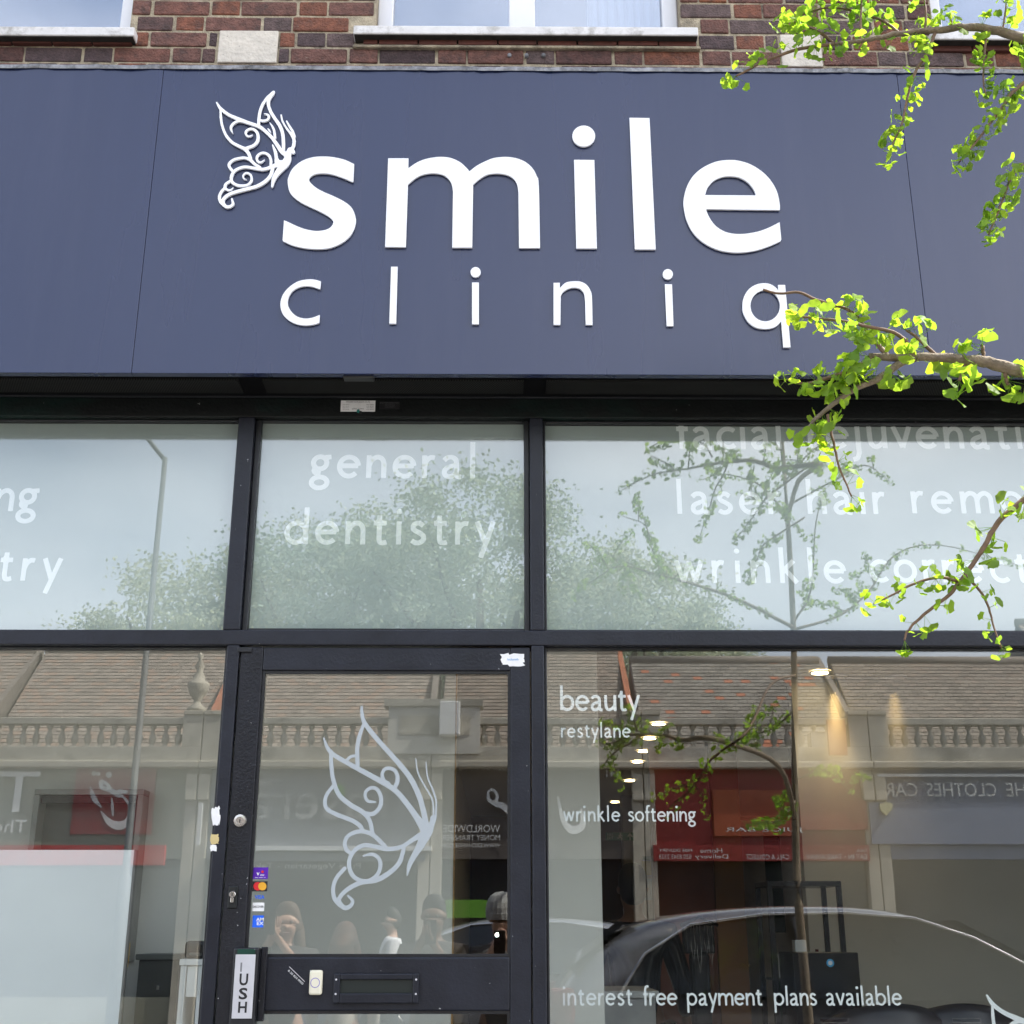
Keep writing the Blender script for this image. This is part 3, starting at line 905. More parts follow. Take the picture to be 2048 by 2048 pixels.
def beads(x0, x1, z0, z1, w=0.019, wt=None, wb=None):
    wt = wt or w; wb = wb or w
    bm = bmesh.new()
    bm_box(bm, x0, x0 + w, YB, 0.14, z0, z1, 0.003)
    bm_box(bm, x1 - w, x1, YB, 0.14, z0, z1, 0.003)
    bm_box(bm, x0 + w, x1 - w, YB + 0.001, 0.139, z1 - wt, z1, 0.003)
    bm_box(bm, x0 + w, x1 - w, YB + 0.001, 0.139, z0, z0 + wb, 0.003)
    link('glazing_bead', bm_mesh('glazing_bead', bm), M_bead, shop)
    return x0 + w, x1 - w, z0 + wb, z1 - wt
def pane(x0, x1, z0, z1, label, film=False):
    p = box('pane', x0, x1, GLASS, GLASS + 0.006, z0, z1, M_glass, shop)
    p['label'] = label
    if film:
        box('frosted_film', x0 + 0.001, x1 - 0.001, GLASS + 0.0072, GLASS + 0.010, z0 + 0.001, z1 - 0.001, M_film, p)
    return p
YV = GLASS + 0.0064          # vinyl on the back of the glass
g = beads(-3.45, XL0 - 0.0005, zt1 + 0.0005, zh0 - 0.0005, 0.006)
pUL = pane(*g, 'frosted upper pane left of the door bay with cut-off words', True)
g = beads(XL1 + 0.0005, XR0 - 0.0005, zt1 + 0.0005, zh0 - 0.0005, 0.019, 0.004, 0.012)
pUM = pane(*g, 'frosted upper pane above the door reading general dentistry', True)
g = beads(XR1 + 0.0005, 3.45, zt1 + 0.0005, zh0 - 0.0005, 0.009)
pUR = pane(*g, 'frosted upper pane on the right listing facial and laser treatments', True)
g = beads(-3.45, XJ0 + 0.0115, ZB, zt0 - 0.0005, 0.010, 0.004)
pLL = pane(*g, 'large clear window pane left of the door')
g = beads(XK1 + 0.0005, 3.45, ZB, zt0 - 0.0005, 0.009, 0.004)
pLR = pane(*g, 'large clear window pane right of the door with small white words')
box('stall_riser', -3.5, XJ0 + 0.011, YM + 0.002, 0.15, 0.0, ZB - 0.001, M_frame, shop)
box('stall_riser', XK1 + 0.001, 3.5, YM + 0.002, 0.15, 0.0, ZB - 0.001, M_frame, shop)
box('door_step', XJ0 + 0.012, XK1, -0.02, 0.16, 0.0, ZB - 0.002, M_stone, shop)
box('side_pier', -3.9, -3.501, -0.03, 0.3, 0.0, fz1 - 0.02, M_brickfar, shop)
box('side_pier', 3.501, 3.9, -0.03, 0.3, 0.0, fz1 - 0.02, M_brickfar, shop)

# the words, on the back of the glass
YW = GLASS + 0.0062
vinyl_word('general', 618, 950, 956, 45.5, YW, pUM)
vinyl_word('dentistry', 567, 992, 1089, 46.5, YW, pUM)
vinyl_word('whitening', -305, 79, 1022, 45, YW, pUL)
vinyl_word('dentistry', -310, 122, 1161, 45, YW, pUL)
vinyl_word('facial', 1349, 1564, 898, 44, YW, pUR)
vinyl_word('rejuvenation', 1617, 2155, 897, 44, YW, pUR)
vinyl_word('laser', 1355, 1567, 1028, 44, YW, pUR)
vinyl_word('hair', 1616, 1777, 1028, 44, YW, pUR)
vinyl_word('removal', 1825, 2180, 1027, 44, YW, pUR)
vinyl_word('wrinkle', 1349, 1695, 1166, 45, YW, pUR)
vinyl_word('correction', 1740, 2200, 1165, 45, YW, pUR)
vinyl_word('beauty', 1120, 1281, 1422, 32, YW, pLR, None, 0.175)
vinyl_word('restylane', 1122, 1262, 1475, 19.5, YW, pLR, None, 0.175)
vinyl_word('wrinkle', 1126, 1241, 1643, 20.5, YW, pLR, None, 0.175)
vinyl_word('softening', 1256, 1394, 1643, 20.5, YW, pLR, None, 0.175)
for w_, a, b in (('interest', 92, 373), ('free', 408, 550), ('payment', 587, 892), ('plans', 935, 1107), ('available', 1143, 1448)):
    vinyl_word(w_, 1080 + a * .501, 1080 + b * .501, 2011, 25, YW, pLR, None, 0.175)
emblem(FLY, (1974 - 98 * .19, 1991 - 258 * .19), 0.19, YW, 0.0006, M_vinyl, pLR, 'butterfly_lettering', 0.0014)

# ------------------------------------------------------------------ the door
YD = 0.062
door = link('door', None, None, shop)
door.location = (XK0, YD, ZB)
dl0, dl1 = XJ1 + 0.004, (fx(521, 1345, YD) + fx(492, 1900, YD)) / 2
dr0, dr1 = fx(1020.5, 1600, YD), XK0 - 0.004
dz1, dzg1, dzm1, dzm0 = zt0 - 0.006, fz(1341, YD), fz(1914, YD), fz(2022, YD)
box('stile', dl0, dl1, YD, 0.10, ZB + 0.004, dz1, M_worn, door, 0.004)
box('stile', dr0, dr1, YD, 0.10, ZB + 0.004, dz1, M_frame, door, 0.004)
box('rail', dl1 + 0.0003, dr0 - 0.0003, YD + 0.001, 0.099, dzg1, dz1 - 0.001, M_frame, door, 0.004)
box('rail', dl1 + 0.0003, dr0 - 0.0003, YD + 0.001, 0.099, dzm0, dzm1, M_frame, door, 0.005)
box('rail', dl1 + 0.0003, dr0 - 0.0003, YD + 0.001, 0.099, ZB + 0.005, ZB + 0.2, M_frame, door, 0.005)
box('pane', dl1 - 0.004, dr0 + 0.004, 0.082, 0.088, dzm1 - 0.003, dzg1 + 0.003, M_glass, door)
box('pane', dl1 - 0.004, dr0 + 0.004, 0.082, 0.088, ZB + 0.198, dzm0 + 0.003, M_glass, door)
bm = bmesh.new()
for z0_, z1_ in ((dzm1, dzg1), (ZB + 0.2, dzm0)):
    w = 0.009
    bm_box(bm, dl1, dl1 + w, 0.071, 0.0815, z0_, z1_); bm_box(bm, dr0 - w, dr0, 0.071, 0.0815, z0_, z1_)
    bm_box(bm, dl1 + w, dr0 - w, 0.0715, 0.081, z1_ - w, z1_); bm_box(bm, dl1 + w, dr0 - w, 0.0715, 0.081, z0_, z0_ + w)
link('glazing_bead', bm_mesh('glazing_bead', bm), M_bead, door)
DFLY = [
    [(410, 60, 20), (412, 110, 28), (430, 190, 36), (500, 290, 40), (620, 430, 42), (740, 560, 44), (840, 690, 46), (910, 830, 46), (950, 960, 46), (975, 1090, 50)],
    [(432, 200, 26), (390, 320, 34), (370, 440, 36), (375, 590, 34)],
    [(78, 335, 14), (105, 410, 28), (150, 470, 36), (260, 540, 40), (380, 605, 42), (540, 690, 44), (700, 790, 44), (800, 900, 46), (880, 1010, 50), (940, 1100, 70)],
    [(140, 450, 30), (142, 560, 34), (160, 700, 36), (210, 830, 38), (310, 920, 40), (420, 985, 40), (480, 1060, 36), (505, 1170, 34)],
    [(155, 760, 30), (95, 850, 32), (100, 950, 34), (200, 1010, 36), (330, 1060, 36), (400, 1110, 36), (415, 1150, 34)],
    [(440, 995, 36), (510, 1000, 36), (570, 940, 36), (580, 860, 34), (550, 790, 32), (500, 770, 30), (450, 800, 28), (442, 850, 26), (470, 890, 26), (530, 895, 16)],
    [(690, 790, 36), (725, 710, 36), (710, 630, 32), (660, 600, 32), (610, 610, 30), (590, 660, 30), (610, 710, 28), (655, 725, 12)],
    [(270, 540, 26), (310, 500, 26), (355, 490, 26)],
    [(1040, 1040, 55), (1025, 1090, 50), (990, 1150, 90), (960, 1200, 95), (930, 1270, 70), (870, 1370, 50), (830, 1450, 40), (810, 1540, 10)],
    [(940, 1080, 60), (970, 1150, 90)],
    [(920, 1190, 50), (840, 1240, 36), (760, 1290, 36), (640, 1310, 38), (540, 1290, 36), (440, 1275, 36), (360, 1310, 36), (310, 1380, 36), (300, 1460, 36), (330, 1540, 36), (400, 1585, 34), (480, 1585, 34), (550, 1530, 34), (575, 1450, 34), (555, 1385, 32), (500, 1355, 30), (425, 1370, 14)],
    [(620, 1290, 34), (540, 1210, 36), (470, 1165, 36), (380, 1155, 36), (290, 1195, 34), (262, 1260, 34), (280, 1320, 34), (310, 1340, 30)],
    [(780, 1310, 34), (740, 1430, 40), (650, 1520, 42), (540, 1580, 44), (400, 1605, 40), (290, 1660, 38), (220, 1730, 36), (215, 1780, 40), (260, 1825, 38), (310, 1810, 34), (330, 1765, 28), (290, 1720, 16)],
    [(215, 1800, 36), (170, 1740, 36), (160, 1650, 34), (190, 1560, 34), (260, 1480, 34)],
    [(885, 515, 8), (905, 640, 13), (960, 750, 13), (1020, 850, 15), (1040, 930, 15), (1040, 1030, 16)],
    [(975, 545, 8), (990, 680, 13), (1040, 800, 15), (1065, 900, 15), (1060, 1030, 16)]]
YDV = 0.0815
tag(emblem(DFLY, (630, 1400), 260 / 1142, YDV, 0.0004, M_vinyl2, door, 'butterfly_lettering', 0.0016), 'pale vinyl butterfly on the door glass')
# card stickers, outside of the glass
def decal(name, px0, px1, py0, py1, m_, Y=YDV, label=None, parent=door):
    a, b = at(px0, py1, Y), at(px1, py0, Y)
    o = box(name, a.x, b.x, Y - 0.0004, Y, a.z, b.z, m_, parent)
    if label: o['label'] = label
    return o
M_purple = mat('purple print', (0.10, 0.01, 0.42), 0.4)
M_blue = mat('blue print', (0.01, 0.13, 0.80), 0.4)
M_red = mat('red print', (0.75, 0.02, 0.03), 0.4)
M_orange = mat('orange print', (0.85, 0.42, 0.03), 0.4)
cs, co_ = 300 / 1666, (440, 1700)
def C(x, y): return co_[0] + x * cs, co_[1] + y * cs
def cdecal(x0, y0, x1, y1, m_, Y=YDV, label=None):
    a, b = C(x0, y0), C(x1, y1)
    return decal('card_sticker', a[0], b[0], a[1], b[1], m_, Y, label)
def ctext(t, x0, y0, x1, y1, m_, Y):
    a, b = C(x0, y1), C(x1, y0)
    return flat_text(t, a[0], b[0], a[1], b[1], Y, m_, door, 'card_lettering', 0.022)
def cdisc(cx, cy, r_, m_, Y):
    pl_ = [(lambda q: (q.x, q.z))(at(*C(x, y), Y)) for x, y in ell(cx, cy, r_, r_, 22)]
    o = link('card_mark', fill_mesh('card_mark', [pl_], 0.0003), m_, door); o.location = (0, Y, 0)
cdecal(360, 193, 538, 322, M_purple, label='purple card sticker, topmost on the glass')
ctext('v', 404, 250, 440, 282, M_paper, YDV - .0007); ctext('pay', 450, 272, 494, 288, M_paper, YDV - .0007); ctext('pay with us', 388, 300, 506, 312, M_paper, YDV - .0007)
cdisc(472, 242, 15, M_red, YDV - .0009)
cdecal(357, 348, 530, 460, M_ink, label='black card sticker with red and orange discs')
cdisc(418, 403, 47, M_red, YDV - .0009); cdisc(470, 403, 46, M_orange, YDV - .0013)
ctext('VISA', 385, 500, 496, 544, M_blue, YDV - .0004)
cdecal(358, 584, 494, 680, M_paper, label='white card sticker'); ctext('DISCOVER', 364, 618, 486, 642, M_ink, YDV - .0007)
cdecal(357, 726, 488, 860, M_blue, label='bright blue card sticker, lowest on the glass')
ctext('AM', 400, 752, 486, 790, M_paper, YDV - .0007); ctext('EX', 408, 796, 486, 834, M_paper, YDV - .0007)
# cylinder locks
p = at(*C(140, -310), YD)
p = at(480.5, 1641.5, YD)
bm = bmesh.new()
bm_lathe(bm, [(0.0215, 0), (0.0215, 0.004), (0.019, 0.009), (0.012, 0.010), (0.0115, 0.006), (0.003, 0.006)], 28)
me = bm_mesh('lock_cylinder', bm, False); me.transform(Matrix.Rotation(R(90), 4, 'X'))
o = link('lock_cylinder', me, M_steel, door); o.location = (p.x, YD - 0.0002, p.z)
box('keyhole', p.x - 0.0016, p.x + 0.0016, YD - 0.0075, YD - 0.006, p.z - 0.006, p.z + 0.005, M_ink, door)
a, b = at(*C(82, 650), YD), at(*C(205, 402), YD)
box('lock_plate', a.x, b.x, YD - 0.005, YD - 0.0003, a.z, b.z, mat('lock plate black', (0.01, 0.013, 0.014), 0.3), door, 0.003)
pc = at(*C(140, 495), YD - .005); pd = at(*C(137, 570), YD - .005)
bm = bmesh.new()
bm_lathe(bm, [(0.0105, 0), (0.0105, 0.006), (0.009, 0.0075), (0.003, 0.0075)], 20)
me = bm_mesh('euro_cylinder', bm); me.transform(Matrix.Rotation(R(90), 4, 'X'))
o = link('euro_cylinder', me, M_steel, door); o.location = (pc.x, YD - .0052, pc.z)
box('euro_cylinder', pc.x - .0055, pc.x + .0055, YD - .0105, YD - .0053, pd.z - .004, pc.z - .008, M_steel, door, .002)
box('keyhole', pc.x - .0015, pc.x + .0015, YD - .0135, YD - .0126, pc.z - .005, pc.z + .005, M_ink, door)
# push handle: a square hollow post with a plate reading PUSH
a, b = at(*C(100, 1880), YD - .04), at(*C(440, 1085), YD - .04)
hz0 = at(*C(300, 2300), YD - .04).z
box('push_handle', a.x, b.x, YD - 0.045, YD - 0.0003, hz0, b.z, M_bead, door, 0.006)
a2, b2 = at(*C(180, 1300), YD - .05), at(*C(390, 1092), YD - .05)
box('push_handle_cap', a2.x, b2.x, YD - 0.0465, YD - 0.0452, at(*C(300, 1165), YD - .045).z, b2.z - 0.002, M_green, door)
a3, b3 = at(*C(440, 1900), YD), at(*C(538, 1076), YD)
box('handle_backing', b.x + 0.0004, b3.x, YD - 0.014, YD - 0.0004, a3.z, b3.z, M_worn, door, 0.002)
YP = YD - 0.0475
a, b = at(*C(142, 1872), YP), at(*C(388, 1160), YP)
box('push_plate', at(*C(152, 1500), YP).x, at(*C(376, 1500), YP).x, YP, YP + 0.0012, a.z, b.z, M_plate, door, 0.0005)
for t, y0, y1 in (('U', 1372, 1505), ('S', 1530, 1660), ('H', 1685, 1808)):
    q0, q1 = C(212 - (y0 - 1372) * .045, y1), C(316 - (y0 - 1372) * .045, y0)
    flat_text(t, q0[0], q1[0], q0[1], q1[1], YP - .0006, M_ink, door, 'push_lettering', 0.025)
q0, q1 = C(222, 1352), C(248, 1250)
flat_text('I', q0[0], q1[0], q0[1], q1[1], YP - .0006, mat('worn ink', (0.22, 0.22, 0.23), 0.5), door, 'push_lettering')
# doorbell
a, b = at(*C(982, 1612), YD - .018), at(*C(1140, 1334), YD - .018)
M_cream = mat('cream plastic', (0.80, 0.76, 0.60), 0.35, var=0.03)
o = box('doorbell', a.x, b.x, YD - 0.019, YD + 0.0008, a.z, b.z, M_cream, door, 0.0065)
ring = []
cpt = at(*C(1057, 1475), YD - .019)
rr = at(*C(1110, 1475), YD - .019).x - cpt.x
link('doorbell_ring', fill_mesh('doorbell_ring', [[(rr * math.cos(k * .1963), rr * math.sin(k * .1963)) for k in range(32)], [(rr * .86 * math.cos(k * .1963), rr * .86 * math.sin(k * .1963)) for k in range(32)]], 0.0004), mat('violet ink', (0.22, 0.18, 0.5), 0.4), door).location = (cpt.x, YD - .0195, cpt.z)
# slanted scratch writing beside the bell
me = font_mesh('8-20 824 0000', 0.062, 0.006)
o = link('label_lettering', me, M_paper, door)
q = at(*C(752, 1345), YD)
o.location = (q.x, YD - .0004 + .001 - .0012, q.z)
o.rotation_euler = (0, R(40), 0)
q = at(*C(770, 1296), YD)
o = box('label_edge', 0, 0.066, -0.0006, 0, -0.0009, 0.0009, M_plate, door); o.location = (q.x, YD - .0002, q.z); o.rotation_euler = (0, R(41), 0)
# letter plate
a, b = at(420 + 680 * .3623, 1620 + 1066 * .3623, YD), at(420 + 1155 * .3623, 1620 + 903 * .3623, YD)
i0, i1 = at(420 + 716 * .3623, 1620 + 1012 * .3623, YD - .01), at(420 + 1120 * .3623, 1620 + 936 * .3623, YD - .01)
bm = bmesh.new()
y0_, y1_ = YD - 0.014, YD - 0.0003
bm_box(bm, a.x, i0.x, y0_, y1_, a.z, b.z, 0.003); bm_box(bm, i1.x, b.x, y0_, y1_, a.z, b.z, 0.003)
bm_box(bm, i0.x, i1.x, y0_ + .0005, y1_, i1.z, b.z, 0.003); bm_box(bm, i0.x, i1.x, y0_ + .0005, y1_, a.z, i0.z, 0.003)
link('letter_plate', bm_mesh('letter_plate', bm), M_frame, door)
box('letter_flap', i0.x, i1.x, YD - 0.004, YD - 0.0006, i0.z, i1.z, mat('flap', (0.004, 0.010, 0.008), 0.5), door)
for sx_ in (a.x + 0.008, b.x - 0.008):
    for sz_ in (i0.z - 0.002, i1.z):
        bm = bmesh.new(); bm_lathe(bm, [(0.0032, 0), (0.0032, 0.001), (0.001, 0.0016)], 10)
        me = bm_mesh('screw', bm); me.transform(Matrix.Rotation(R(90), 4, 'X'))
        link('screw', me, M_plate, door).location = (sx_, y0_ - 0.0002, sz_)
# stickers on the frame: torn papers
def torn(px0, px1, py0, py1, Y, parent, seed, m_=M_paper, name='torn_sticker'):
    r_ = random.Random(seed)
    pts = []
    for k in range(26):
        t = k / 26 * 4
        e = int(t); f = t - e
        q = [(f, 0), (1, f), (1 - f, 1), (0, 1 - f)][e]
        j = 0.10
        pts.append((px0 + (px1 - px0) * (q[0] + r_.uniform(-j, j)), py0 + (py1 - py0) * (q[1] + r_.uniform(-j, j))))
    P = [(lambda v: (v.x, v.z))(at(x, y, Y)) for x, y in pts]
    o = link(name, fill_mesh(name, [P], 0.0005), m_, parent)
    o.location = (0, Y - 0.0006, 0)
    return o
torn(1002, 1047, 1308, 1331, YD, door, 3)
flat_text('locksmith', 1015, 1037, 1321, 1316, YD - .0013, mat('pale blue ink', (0.1, 0.3, 0.6), 0.5), door)
torn(424, 440, 1614, 1648, YM, shop, 5)
torn(421, 437, 1668, 1688, YM, shop, 6, mat('yellowed label', (0.6, 0.48, 0.22), 0.5))
torn(421, 434, 1690, 1702, YM, shop, 8)
p = at(489, 1298, YM)
box('door_closer_pivot', p.x - 0.024, p.x + 0.024, YD - 0.008, YD - 0.0003, p.z - 0.010, p.z + 0.006, M_bead, door, 0.002)

# ------------------------------------------------------------------ inside the shop
FL, CE = 0.15, 2.76
M_ceil = mat('ceiling paint', (0.62, 0.60, 0.55), 0.8, var=0.03)
M_intw = mat('brown panelling', (0.13, 0.075, 0.040), 0.6, var=0.25, scale=2.5, stretch=(1, 1, 0.15))
M_part = mat('pale partition', (0.74, 0.72, 0.66), 0.7, var=0.03, scale=2)
M_floor = mat('shop floor', (0.30, 0.30, 0.31), 0.35, var=0.1)
M_greyw = mat('grey wall', (0.58, 0.56, 0.50), 0.7, var=0.04)
M_blackp = mat('black lacquer', (0.006, 0.006, 0.007), 0.25)
M_wlam = mat('white laminate', (0.72, 0.73, 0.73), 0.4, var=0.03)
def st(o): return tag(o, kind='structure')
st(box('shop_floor', -3.5, 3.5, 0.16, 11, 0.02, FL, M_floor))
st(box('ceiling', -3.5, 3.5, 0.16, 11, CE, CE + 0.08, M_ceil))
st(box('wall', -3.62, -3.501, 0.302, 11, 0.02, CE + 0.3, M_intw))
st(box('wall', 3.501, 3.62, 0.302, 11, 0.02, CE + 0.3, M_intw))
st(box('back_wall', -3.5, 3.5, 11.001, 11.2, FL, CE, M_intw))
st(box('bulkhead', -3.5, 3.5, 0.165, 0.20, CE - 0.02, 3.25, M_ceil))
PY = 0.95
xA = at(908, 1600, PY).x
xB0, xB1 = at(1090, 1600, PY).x, at(1200, 1600, PY).x
part = tag(box('partition', -3.5, xA, PY, PY + 0.06, FL, CE, M_part), 'pale partition wall behind the door glass and the left window', 'partition')
part2 = tag(box('partition', xB0, xB1, PY, PY + 0.06, FL, CE, M_part), 'narrow pale partition post just right of the door', 'partition')
box('edge_trim', xA + 0.0005, xA + 0.006, PY - 0.002, PY + 0.062, FL, CE, mat('oak trim', (0.35, 0.20, 0.07), 0.5), part)
part3 = tag(box('partition', 1.56, 3.5, 2.62, 2.70, FL, CE, M_greyw), 'beige grey wall washed by two warm spotlights on the right', 'partition')
# side wall of the corridor seen through the gap beside the door
st(box('corridor_wall', -0.42, -0.36, PY + 0.07, 10.9, FL, CE, M_part))

# recessed downlights
M_lamp = mat('lamp glass', (1, 0.9, 0.7), 0.5, emit=(1.0, 0.72, 0.36), estr=9)
ring_bm = bmesh.new()
bm_lathe(ring_bm, [(0.058, -0.004), (0.058, 0.0), (0.047, 0.0), (0.045, -0.006)], 24)
ring_me = bm_mesh('trim_ring', ring_bm); ring_me.materials.append(M_white)
disc_bm = bmesh.new()
bm_lathe(disc_bm, [(0.043, -0.008), (0.043, -0.004), (0.01, -0.003)], 20)
disc_me = bm_mesh('lamp', disc_bm); disc_me.materials.append(M_lamp)
spots = [((1640, 1343), 'round recessed downlight nearest the window on the right'), ((1103, 1365), 'round recessed downlight beside the door mullion'),
         ((1317, 1446), 'first downlight of the row running to the back'), ((1299, 1475), 'second downlight of the row running to the back'),
         ((1288, 1501), 'third downlight of the row running to the back'), ((1275, 1522), 'fourth downlight of the row running to the back'),
         ((1259, 1560), 'fifth downlight of the row running to the back'), ((1230, 1603), 'farthest faint downlight of the row running to the back')]
for i, (q, lb) in enumerate(spots):
    d = ray(*q)
    t = (CE - 0.002 - CAM.z) / d.z
    p = CAM + d * t
    if p.y > 10.8: continue
    e = empty('downlight', lb, 'ceiling light', (p.x, p.y, CE - 0.004), 'recessed downlights')
    for nm, me in (('trim_ring', ring_me), ('lamp', disc_me)):
        o = bpy.data.objects.new(nm, me); COL.objects.link(o); o.parent = e
    if i in (0, 2, 4, 6):
        l = bpy.data.lights.new('downlight_beam', 'SPOT')
        l.energy = 14 if i else 4
        l.color = (1, 0.80, 0.55)
        l.spot_size = R(95); l.spot_blend = 0.8; l.shadow_soft_size = 0.04
        lo = bpy.data.objects.new('downlight_beam', l); COL.objects.link(lo); lo.location = (p.x, p.y, CE - 0.03)
for px in (1676, 1797):
    x = at(px, 1400, 2.55).x
    e = empty('downlight', 'warm spotlight washing the beige wall, ' + ('left one' if px < 1700 else 'right one'), 'ceiling light', (x, 2.555, CE - 0.004), 'wall washing spotlights')
    for nm, me in (('trim_ring', ring_me),):
        o = bpy.data.objects.new(nm, me); COL.objects.link(o); o.parent = e
    l = bpy.data.lights.new('wall_spot', 'SPOT')
    l.energy = 9 if px < 1700 else 3.5
    l.color = (1, 0.66, 0.28)
    l.spot_size = R(30); l.spot_blend = 1.0; l.shadow_soft_size = 0.028
    lo = bpy.data.objects.new('wall_spot', l); COL.objects.link(lo); lo.location = (x, 2.585, CE - 0.02)
    lo.rotation_euler = (R(4), 0, 0)

# left window: shallow framed box on the partition and a big white display board
def wbox(name, px0, px1, py0, py1, Y, depth, m_, parent=None, bevel=0.003):
    a, b = at(px0, py1, Y), at(px1, py0, Y)
    return box(name, a.x, b.x, Y, Y + depth, a.z, b.z, m_, parent, bevel)
fr = empty('wall_niche', 'dark edged niche on the pale wall above the white board', 'niche', at(170, 1640, 0.9))
YN = 0.86
a, b = at(55, 1700, YN), at(288, 1578, YN)
M_niche = mat('niche grey', (0.12, 0.12, 0.11), 0.7, var=0.05)
M_edge = mat('niche edge', (0.33, 0.32, 0.29), 0.6)
t = 0.022
bm = bmesh.new()
bm_box(bm, a.x, b.x, YN, PY - .001, b.z - t, b.z, .003); bm_box(bm, a.x, a.x + t, YN, PY - .001, a.z - .4, b.z - t - .0005, .003); bm_box(bm, b.x - t, b.x, YN, PY - .001, a.z - .4, b.z - t - .0005, .003)
link('surround', bm_mesh('surround', bm), M_edge, fr)
box('back_panel', a.x + t, b.x - t, PY - .012, PY - .002, a.z - .4, b.z - t, M_niche, fr)
box('blind_slat', a.x + t + .004, b.x - t - .004, YN + .01, YN + .03, b.z - t - .03, b.z - t - .004, M_blackp, fr)
bd = empty('display_board', 'tall blank white display board standing in the left window', 'board', at(130, 2040, 0.32))
bx = at(265, 1700, 0.32)
bl = at(240, 2048, 0.32)
box('panel', -3.4, (bx.x + bl.x) / 2, 0.32, 0.335, FL + .05, bx.z, mat('white board', (0.90, 0.92, 0.93), 0.55, var=0.02), bd)
box('edge_strip', (bx.x + bl.x) / 2 + .0005, (bx.x + bl.x) / 2 + .008, 0.318, 0.34, FL + .05, bx.z + .001, mat('grey strip', (0.2, 0.19, 0.18), 0.5), bd)
box('foot', -2.2, -1.6, 0.25, 0.42, FL + .0005, FL + .049, M_blackp, bd)
sg = tag(wbox('floor_sign', 251, 257, 1885, 1935, 0.5, 0.02, mat('yellow plastic', (0.75, 0.45, 0.02), 0.5)), 'yellow plastic strip showing past the edge of the white board', 'sign')
cab = empty('cabinet', 'dark grey low cabinet behind the white board', 'cabinet', at(300, 2040, 0.8))
a, b = at(262, 2100, 0.70), at(360, 1908, 0.70)
M_dg = mat('dark grey laminate', (0.05, 0.055, 0.05), 0.5, var=0.1)
box('carcass', a.x, b.x, 0.70, 0.94, FL + .0005, b.z - .02, M_dg, cab, .003)
box('worktop', a.x - .01, b.x + .01, 0.685, 0.945, b.z - .0195, b.z, mat('grey top', (0.10, 0.11, 0.10), 0.4), cab, .003)
box('knob', (a.x + b.x) / 2, (a.x + b.x) / 2 + .012, 0.688, 0.699, b.z - .12, b.z - .105, M_steel, cab, .002)
tb = empty('white_stand', 'white laminate stand with the printer on top beside the door post', 'stand', at(370, 2040, 0.5))
a, b = at(340, 2200, 0.42), at(410, 1918, 0.42)
bm = bmesh.new()
bm_box(bm, a.x, a.x + .02, .42, .66, FL + .0005, b.z - .0205, .002); bm_box(bm, b.x - .02, b.x, .42, .66, FL + .0005, b.z - .0205, .002)
link('side', bm_mesh('side', bm), M_wlam, tb)
box('top', a.x - .004, b.x + .004, .415, .665, b.z - .02, b.z, M_wlam, tb, .002)
box('drawer_front', a.x + .022, b.x - .022, .425, .44, b.z - .12, b.z - .022, M_wlam, tb, .002)
pr = empty('printer', 'small black printer on the white stand', 'printer', ((a.x + b.x) / 2, .54, b.z))
zt_ = at(370, 1888, 0.45).z
bm = bmesh.new(); bm_box(bm, a.x, b.x, .45, .63, b.z + .0005, zt_ + .01, .012); link('body', bm_mesh('body', bm), M_blackp, pr)
box('paper_tray', a.x + .02, b.x - .02, .43, .449, b.z + .01, b.z + .02, M_dg, pr, .002)

# reception: white counter, dark clothed person, glass cabinet tower, black unit, armchairs
ct = empty('reception_counter', 'white reception counter in the dark interior', 'counter', at(1262, 2040, 1.95))
a, b = at(1195, 2300, 1.95), at(1318, 1982, 1.95)
box('front', a.x, b.x - .015, 1.97, 2.5, FL + .0005, b.z - .031, mat('counter grey', (0.50, 0.50, 0.50), 0.5), ct, .003)
box('worktop', a.x, b.x, 1.95, 2.52, b.z - .03, b.z, M_wlam, ct, .003)
tw = empty('cabinet_tower', 'black framed glass display tower in the right window', 'display cabinet', at(1625, 2040, 1.9))
a, b = at(1562, 2200, 1.75), at(1682, 1762, 1.75)
bm = bmesh.new()
y0_, y1_ = 1.75, 2.05
f = .022
for x_ in (a.x, b.x - f):
    for y_ in (y0_, y1_ - f):
        bm_box(bm, x_, x_ + f, y_, y_ + f, FL + .0005, b.z - f, .002)
link('post', bm_mesh('post', bm), M_blackp, tw)
box('top', a.x, b.x, y0_, y1_, b.z - f + .0003, b.z, M_blackp, tw, .002)
for k in range(3):
    box('shelf', a.x + f, b.x - f, y0_ + f, y1_ - f, b.z - .42 - .38 * k, b.z - .41 - .38 * k, M_dg, tw)
sh = b.z - .41
for x_, h_, m_, nm, lb in ((.03, .10, M_wlam, 'product_box', 'white product box on the upper shelf of the display tower, left'), (.10, .16, M_wlam, 'product_box', 'tall white product box on the upper shelf of the display tower'), (.20, .12, mat('dark red bottle', (.12, .01, .01), .2), 'bottle', 'dark red bottle on the upper shelf of the display tower')):
    if nm == 'bottle':
        bm = bmesh.new(); bm_lathe(bm, [(.018, 0), (.018, h_ * .7), (.008, h_ * .8), (.008, h_)], 14, (a.x + .03 + x_, 1.88, sh + .0005)); o = link(nm, bm_mesh(nm, bm, True), m_)
    else:
        o = box(nm, a.x + .03 + x_, a.x + .08 + x_, 1.86, 1.92, sh + .0005, sh + h_, m_, None, .002)
    tag(o, lb, 'bottle' if nm == 'bottle' else 'box', 'goods in the display tower')
un = empty('reception_unit', 'black unit with a round blue sticker beside the display tower', 'cabinet', at(1650, 2040, 1.6))
a, b = at(1612, 2300, 1.45), at(1716, 1905, 1.45)
box('carcass', a.x, b.x, 1.45, 1.73, FL + .0005, b.z, M_blackp, un, .004)
p = at(1661, 1926, 1.445)
